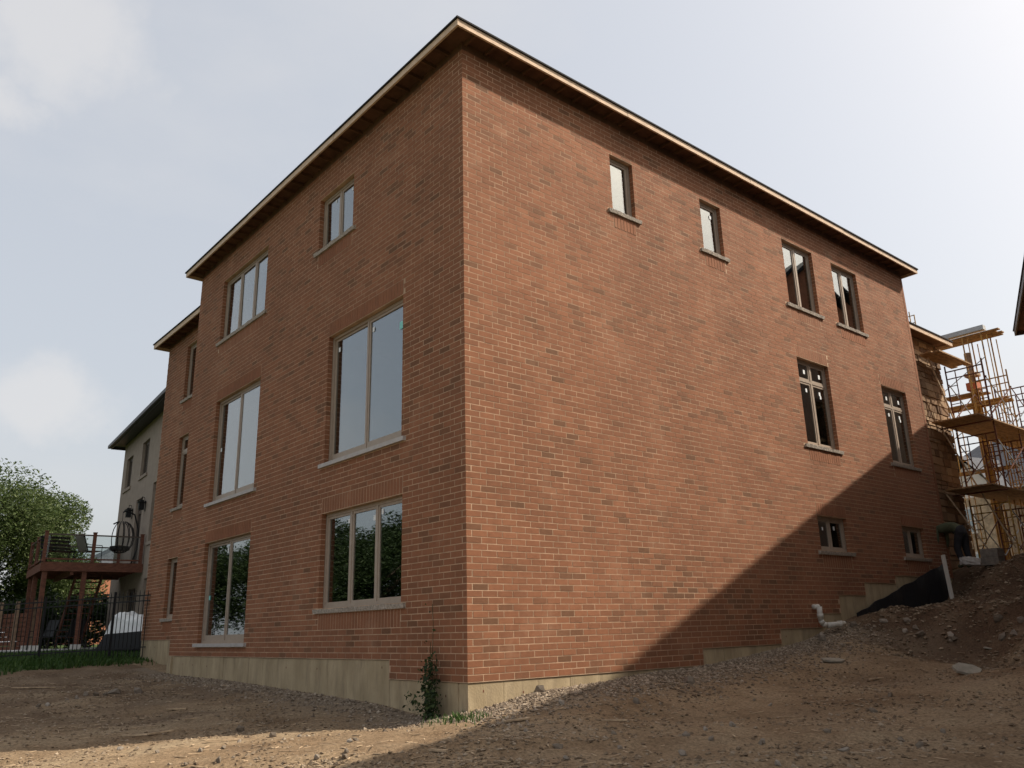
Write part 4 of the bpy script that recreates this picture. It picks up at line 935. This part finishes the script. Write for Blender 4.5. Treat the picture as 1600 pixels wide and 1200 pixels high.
for z in (7.0, 7.12): 
    mb = MB(); mb.tube((-.95, -.36, z), (1.0, -.36, z), .018, 6); mb.build('ledger', M['scaf_y'], mst)
# scaffold frame top peeping over the stone roof
pf = thing('guard_frame', 'top of a thin scaffold frame peeping over the stone corner roof', 'scaffold', loc=(-1.55, 19.0, 8.8))
for x in (0, .14): mb = MB(); mb.tube((x, 0, -1), (x, 0, 1.3-x), .017, 6); mb.build('upright', M['scaf_y'], pf)
for z in (.5, .9, 1.15): mb = MB(); mb.tube((-.6, 0, z), (.14, 0, z), .014, 6); mb.build('rail', M['scaf_y'], pf)
# lumber lying on the upper platform edge etc. handled by planks; post with cap behind
# ------------------------------------------------------------------ house across the street
bh = thing('street_house', 'tan stone house with grey gabled roof behind the scaffolding', 'house', loc=(-8.2, 44.5, 2.0)); bh.rotation_euler.z = R(-12)
mb = MB(); mb.box((-7, 0, -.5), (9, 9, 5.6)); mb.box((-3.2, -1.5, -.5), (.4, 0, 5.2)); mb.build('wall', M['tan_brick'], bh)
mb = MB()
for x0, x1, y0, zt, ap in ((-3.5, .7, -1.9, 5.2, 7.6),):
    mx_ = (x0+x1)/2; mb.quad((x0, y0, zt), (mx_, y0, ap), (mx_, 4, ap), (x0, 4, zt)); mb.quad((mx_, y0, ap), (x1, y0, zt), (x1, 4, zt), (mx_, 4, ap))
mb.build('gable_roof', M['far_roof'], bh)
mb = MB(); mb.prism([(-3.2, -1.5, 5.2), (.4, -1.5, 5.2), (-1.4, -1.5, 7.2)], (0, .2, 0)); mb.build('gable_wall', M['white_trim'], bh)
roof(bh, -7.4, 9.4, -.4, 9.4, 5.55, .85, tails=False, shing='far_roof', fas='white_trim')
for x, y, z in ((-2.3, -1.5, 3.2), (-2.3, -1.5, .7), (2, 0, 3.3), (5, 0, 3.3), (2.5, 0, .8), (5.5, 0, .8), (-5, 0, 3.3), (-5, 0, .8)):
    mb = MB(); mb.box((x-.55, y-.06, z), (x+.95, y-.003, z+1.5)); w_ = mb.build('window', M['white_trim'], bh)
    for k in range(4): mb = MB(); a = x-.45+(k % 2)*.67; b = z+.1+(k//2)*.67; mb.box((a, y-.075, b), (a+.6, y-.061, b+.6)); mb.build('pane', M['glass'], w_)
t2 = tree('street_tree', 'dark tree standing beside the tan house across the street', (3.0, 47, 2.0), dk, dtr, 3.2, .8, .7)

# ------------------------------------------------------------------ worker bending over by the stone corner
def person():
    loc = Vector((.42, 14.75, 0)); gz = 1.80
    t = thing('person', 'person in an olive top and dark trousers bending over beside the stone corner', 'person', loc=(loc.x, loc.y, gz)); t.rotation_euler.z = R(-10)
    def skin(name, verts, edges, radii, m, root=0, sub=2):
        me = bpy.data.meshes.new(name); me.from_pydata(verts, edges, []); ob = link(name, me, t)
        ob.modifiers.new('skin', 'SKIN'); s = ob.modifiers.new('sub', 'SUBSURF'); s.levels = s.render_levels = sub
        for i, r_ in enumerate(radii): me.skin_vertices[0].data[i].radius = (r_, r_) if not isinstance(r_, tuple) else r_
        me.skin_vertices[0].data[root].use_root = True; me.materials.append(m); ob.modifiers['skin'].use_smooth_shade = True; return ob
    # local -x is the way the person faces; +x the seat
    V_ = [(.12, 0, .88), (-.02, 0, .98), (-.22, 0, 1.02), (-.40, 0, 1.0), (-.50, 0, .95), (-.60, 0, .90), (-.68, 0, .86),
          (.10, .10, .84), (.06, .13, .47), (.13, .13, .08), (.0, .13, .04), (.10, -.10, .84), (.0, -.13, .46), (.09, -.13, .08), (-.05, -.13, .04),
          (-.42, .19, .96), (-.44, .24, .70), (-.52, .20, .46), (-.55, .18, .38), (-.42, -.19, .96), (-.40, -.25, .70), (-.50, -.22, .46), (-.53, -.2, .38)]
    E_ = [(0, 1), (1, 2), (2, 3), (3, 4), (4, 5), (5, 6), (0, 7), (7, 8), (8, 9), (9, 10), (0, 11), (11, 12), (12, 13), (13, 14), (3, 15), (15, 16), (16, 17), (17, 18), (3, 19), (19, 20), (20, 21), (21, 22)]
    Rr = [.15, .15, .16, .15, .07, .09, .10, .10, .07, .05, .045, .10, .07, .05, .045, .07, .05, .038, .04, .07, .05, .038, .04]
    body = skin('body', V_, E_, Rr, M['cloth_olive'])
    body.data.materials.append(M['cloth_dark'])
    skin('trousers', [V_[0], V_[7], V_[8], (.13, .13, .14), V_[11], V_[12], (.09, -.13, .14), (.03, 0, .94)], [(0, 1), (1, 2), (2, 3), (0, 4), (4, 5), (5, 6), (0, 7)], [.165, .115, .085, .065, .115, .085, .065, .16], M['cloth_dark'])
    me = bpy.data.meshes.new('hair'); bm = bmesh.new(); bmesh.ops.create_icosphere(bm, subdivisions=2, radius=.115, matrix=Matrix.Translation((-.675, 0, .885))); bm.to_mesh(me); bm.free(); me.materials.append(M['hair']); link('hair', me, t)
    for sy in (.185, -.205):
        mb = MB(); b = Vector((-.55, sy, .38)); mb.hexa([b+Vector(q) for q in ((-.02, -.04, -.09), (.02, -.04, -.09), (.02, .04, -.09), (-.02, .04, -.09), (-.02, -.035, 0), (.02, -.035, 0), (.02, .035, 0), (-.02, .035, 0))])
        for k in range(4): mb.path([b+Vector((0, -.03+.02*k, -.085)), b+Vector((-.012, -.03+.02*k, -.13)), b+Vector((-.03, -.03+.02*k, -.165+.008*abs(k-1.5)))], .009, 6)
        mb.path([b+Vector((-.01, -.04, -.03)), b+Vector((-.035, -.06, -.06)), b+Vector((-.05, -.055, -.095))], .010, 6); mb.build('hand', M['skin'], t, smooth=True)
person()
bx_ = thing('concrete_block_stack', 'small stack of grey concrete blocks beside the bending person', 'blocks', loc=(1.02, 15.0, 1.84))
for k in range(2):
    for j in range(2): mb = MB(); mb.box((-.2+.01*k, -.2+j*.205, k*.195), (.19+.01*k, -.005+j*.205, k*.195+.19)); mb.build('block', M['block'], bx_)
mb = MB(); G = 8
me = None
bm = bmesh.new(); bmesh.ops.create_cube(bm, size=1); bmesh.ops.subdivide_edges(bm, edges=bm.edges[:], cuts=4, use_grid_fill=True)
for v in bm.verts: v.co = Vector((v.co.x*.5, v.co.y*.32, v.co.z*.2))*(1-.25*(abs(v.co.x)+abs(v.co.y)))+Vector((Vn(v.co*6), Vn(v.co*6, 1, 4), Vn(v.co*6, 1, 8)))*.03
me = bpy.data.meshes.new('cement_bag'); bm.to_mesh(me); bm.free(); me.materials.append(M['bag']); o = link('cement_bag', me, None, (.75, 14.35, 1.93)); o.rotation_euler = (0, .1, .6)
tag(o, 'crumpled white cement bag lying below the bending person', 'bag')

# ------------------------------------------------------------------ rubble, gravel, scraps
def at_ground(u, v, it=40):
    d = cF+cR*((u-800)/FX)+cU*((600-v)/FX); lo, hi = 1.5, None; t = 3.
    while t < 60:
        p = CAM+d*t
        if p.z < H(p.x, p.y): hi = t; break
        t += .15
    if hi is None: return None
    lo = hi-.15
    for _ in range(12):
        m_ = (lo+hi)/2; p = CAM+d*m_
        if p.z < H(p.x, p.y): hi = m_
        else: lo = m_
    return CAM+d*hi
AX = math.atan2(cR.y, cR.x)
def slab_obj(u, v, size, rz, tilt, label):
    p = at_ground(u, v)
    if p is None: return
    rg = random.Random(int(u)); n = 7; mb = MB(); mb.prism([(math.cos(k/n*6.28)*size*rg.uniform(.8, 1.15), math.sin(k/n*6.28)*size*.62*rg.uniform(.8, 1.15), 0) for k in range(n)], (0, 0, size*.14))
    o = mb.build('flagstone', M['slab']); o.location = p+Vector((0, 0, size*.35*math.sin(tilt))); o.rotation_euler = (tilt, .06, rz); tag(o, label, 'stone')
slab_obj(1512, 1052, .24, AX+.1, .55, 'flat pale grey flagstone tilted on the dark soil bank')
slab_obj(1303, 1034, .20, AX, .2, 'flat brownish flagstone lying below the drain pipe')
slab_obj(1545, 1014, .10, AX+.3, .25, 'small thin stone flake lying above the pale flagstone')
def rock_mesh(seed, r):
    bm = bmesh.new(); bmesh.ops.create_icosphere(bm, subdivisions=1, radius=r)
    for v in bm.verts:
        c = v.co*(1+.75*noise.noise(v.co*(2.2/r*.6)+Vector((seed*3.1, seed, 0)))); v.co = Vector((c.x*1.25, c.y, c.z*.72))
    me = bpy.data.meshes.new('rock'); bm.to_mesh(me); bm.free(); at = me.attributes.new('tone', 'FLOAT', 'FACE'); at.data.foreach_set('value', np.full(len(me.polygons), (seed*.37) % 1*.6+.4, 'f')); me.materials.append(M['rock']); return me
rocks = [rock_mesh(s, .07) for s in range(6)]
def rock(u, v, r, i, label, group=None):
    p = at_ground(u, v)
    if p is None: return
    o = link('rock', rocks[i % 6], None, p+Vector((0, 0, r*.25))); o.scale = (r/.07,)*3; o.rotation_euler = (rnd.random(), rnd.random(), rnd.random()*6); tag(o, label, 'rock', group)
rock(377, 1143, .06, 0, 'round pale rock on the sunlit edge left of the house shadow'); rock(216, 1083, .09, 1, 'light brown rock beside a dark hole in the shaded soil'); rock(179, 1084, .10, 3, 'pale rock at the end of a row of rubble in the shaded yard')
rock(1285, 1000, .11, 2, 'whitish rock resting just below the drain pipe'); rock(1077, 1068, .13, 4, 'dark grey rock in the gravel against the side wall')
rock(842, 1082, .07, 1, 'flat pale rock on the sunlit gravel by the corner')
for i, (u, v, r) in enumerate([(150, 1088, .06), (135, 1087, .05), (120, 1092, .05), (165, 1086, .05), (105, 1095, .045), (75, 1103, .045), (60, 1105, .04)]): rock(u, v, r, i, 'small rock in the row of rubble across the shaded yard', 'row of rubble in the yard')
for i in range(26): rock(rnd.uniform(700, 1590), rnd.uniform(1085, 1195), rnd.uniform(.025, .055), i, 'small loose stone scattered on the shaded dirt', 'loose stones on the shaded dirt')
for i in range(16): rock(rnd.uniform(180, 560), rnd.uniform(1150, 1195), rnd.uniform(.02, .045), i, 'small loose stone on the sunlit dirt strip', 'loose stones on the sunlit dirt')
for i in range(14): rock(rnd.uniform(1330, 1595), rnd.uniform(965, 1010), rnd.uniform(.04, .09), i, 'broken stone stuck in the dark soil bank', 'stones in the soil bank')
def board(u, v, l, w_, h_, rz, label, m='chip'):
    p = at_ground(u, v)
    if p is None: return
    mb = MB(); rg = random.Random(int(u*3)); mb.hexa([(-l/2, -w_/2, 0), (l/2, -w_/2*rg.uniform(.5, 1), 0), (l/2, w_/2, 0), (-l/2, w_/2*rg.uniform(.6, 1), 0), (-l/2, -w_/2, h_), (l/2, -w_/2*rg.uniform(.5, 1), h_), (l/2, w_/2, h_), (-l/2, w_/2, h_)])
    o = mb.build('wood_scrap', M[m]); o.location = p+Vector((0, 0, .012)); o.rotation_euler = (0, rnd.uniform(-.04, .04), rz); tag(o, label, 'wood scrap')
AX = math.atan2(cR.y, cR.x)
board(60, 1076, .95, .07, .02, AX+.25, 'long pale lath lying on the shaded dirt near the lawn'); board(251, 1147, .35, .035, .02, AX+.9, 'short pale wood strip at the edge of the house shadow')
board(213, 1151, .38, .03, .02, AX-.15, 'thin brown stick on the sunlit dirt'); board(350, 1159, .42, .025, .015, AX+.5, 'thin stick lying on sunlit dirt near the round pale rock')
board(808, 1128, .34, .045, .02, AX+.5, 'pale wood strip lying on the gravel by the corner'); board(275, 1110, .28, .06, .02, AX+.3, 'splintered pale board piece in the shaded yard')
board(685, 1176, .2, .05, .02, AX-.5, 'short light wood chip beside the camera-side shadow edge'); board(300, 1125, .3, .03, .015, AX+1.0, 'brown lath fragment in the shaded yard')
board(1320, 1006, .3, .03, .02, AX-.9, 'bent pale strip below the whitish rock'); board(960, 1128, .3, .03, .015, AX+.1, 'thin dry stick lying on the shaded gravelly dirt'); board(1370, 1062, .3, .05, .015, AX+.5, 'pale curled scrap on the shaded dirt below the bank')
rg = random.Random(44); mb = MB()
for _ in range(1500):
    x, y = (rg.uniform(-12, 7), rg.uniform(-5, -.3)) if rg.random() < .5 else (rg.uniform(.4, 7), rg.uniform(-3, 9.5))
    l = rg.choice((.02, .03, .04, .06, .09)); q = rg.random()*6.28; c = Vector((x, y, H(x, y)+.008)); d_ = Vector((math.cos(q), math.sin(q), rg.uniform(-.1, .1)))*l; mb.bar(c-d_, c+d_, rg.uniform(.006, .018), .006, rg.random())
o = kind(mb.build('wood_chips', M['chip']), 'stuff'); o['label'] = 'small pale wood chips and sticks littering the dirt'; o['category'] = 'wood chips'
# gravel and clods, too many to count
rg = random.Random(33); mb = MB(); n = 0; XY = []
while len(XY) < 8500:
    if rg.random() < .76:
        y = rg.uniform(-.6, 9.6); x = abs(rg.gauss(0, .5))+.02
        if y < 0: x = rg.uniform(-.1, 1.4)
    else: x = -rg.random()**1.0*11.5; y = -abs(rg.gauss(0, .42))-.02
    XY.append((x, y))
Z_ = hgt0([p[0] for p in XY], [p[1] for p in XY])
for (x, y), z in zip(XY, Z_): mb.blob((x, y, float(z)+rough_at(x, y)+.004), rg.choice((.012, .016, .02, .026, .034)), rg.random(), rg)
o = kind(mb.build('gravel', M['gravel']), 'stuff'); o['label'] = 'grey gravel banked along the foot of the house walls'; o['category'] = 'gravel'
mb = MB(); XY = []
while len(XY) < 20000:
    q = rg.random()
    if q < .35: x, y = rg.uniform(.3, 7), rg.uniform(-3, 9)
    elif q < .62: x, y = rg.uniform(-13, 3), rg.uniform(-5.5, -.4)
    else: x, y = rg.uniform(.2, 5.5), rg.uniform(8.6, 15.5)
    if y > 8.6 and rg.random() < .55: continue
    if noise.noise(Vector((x*.8, y*.8, 9)))+rg.uniform(-.35, .35) < -.02: continue
    XY.append((x, y))
Z_ = hgt0([p[0] for p in XY], [p[1] for p in XY])
for (x, y), z in zip(XY, Z_):
    big = 1.7 if y > 8.6 else 1.
    mb.blob((x, y, float(z)+rough_at(x, y)+.002), rg.choice((.010, .013, .017, .022, .032))*big, rg.random()**1.2, rg, .6)
o = kind(mb.build('soil_clods', M['clod']), 'stuff'); o['label'] = 'loose brown soil clods scattered over the building lot'; o['category'] = 'soil'
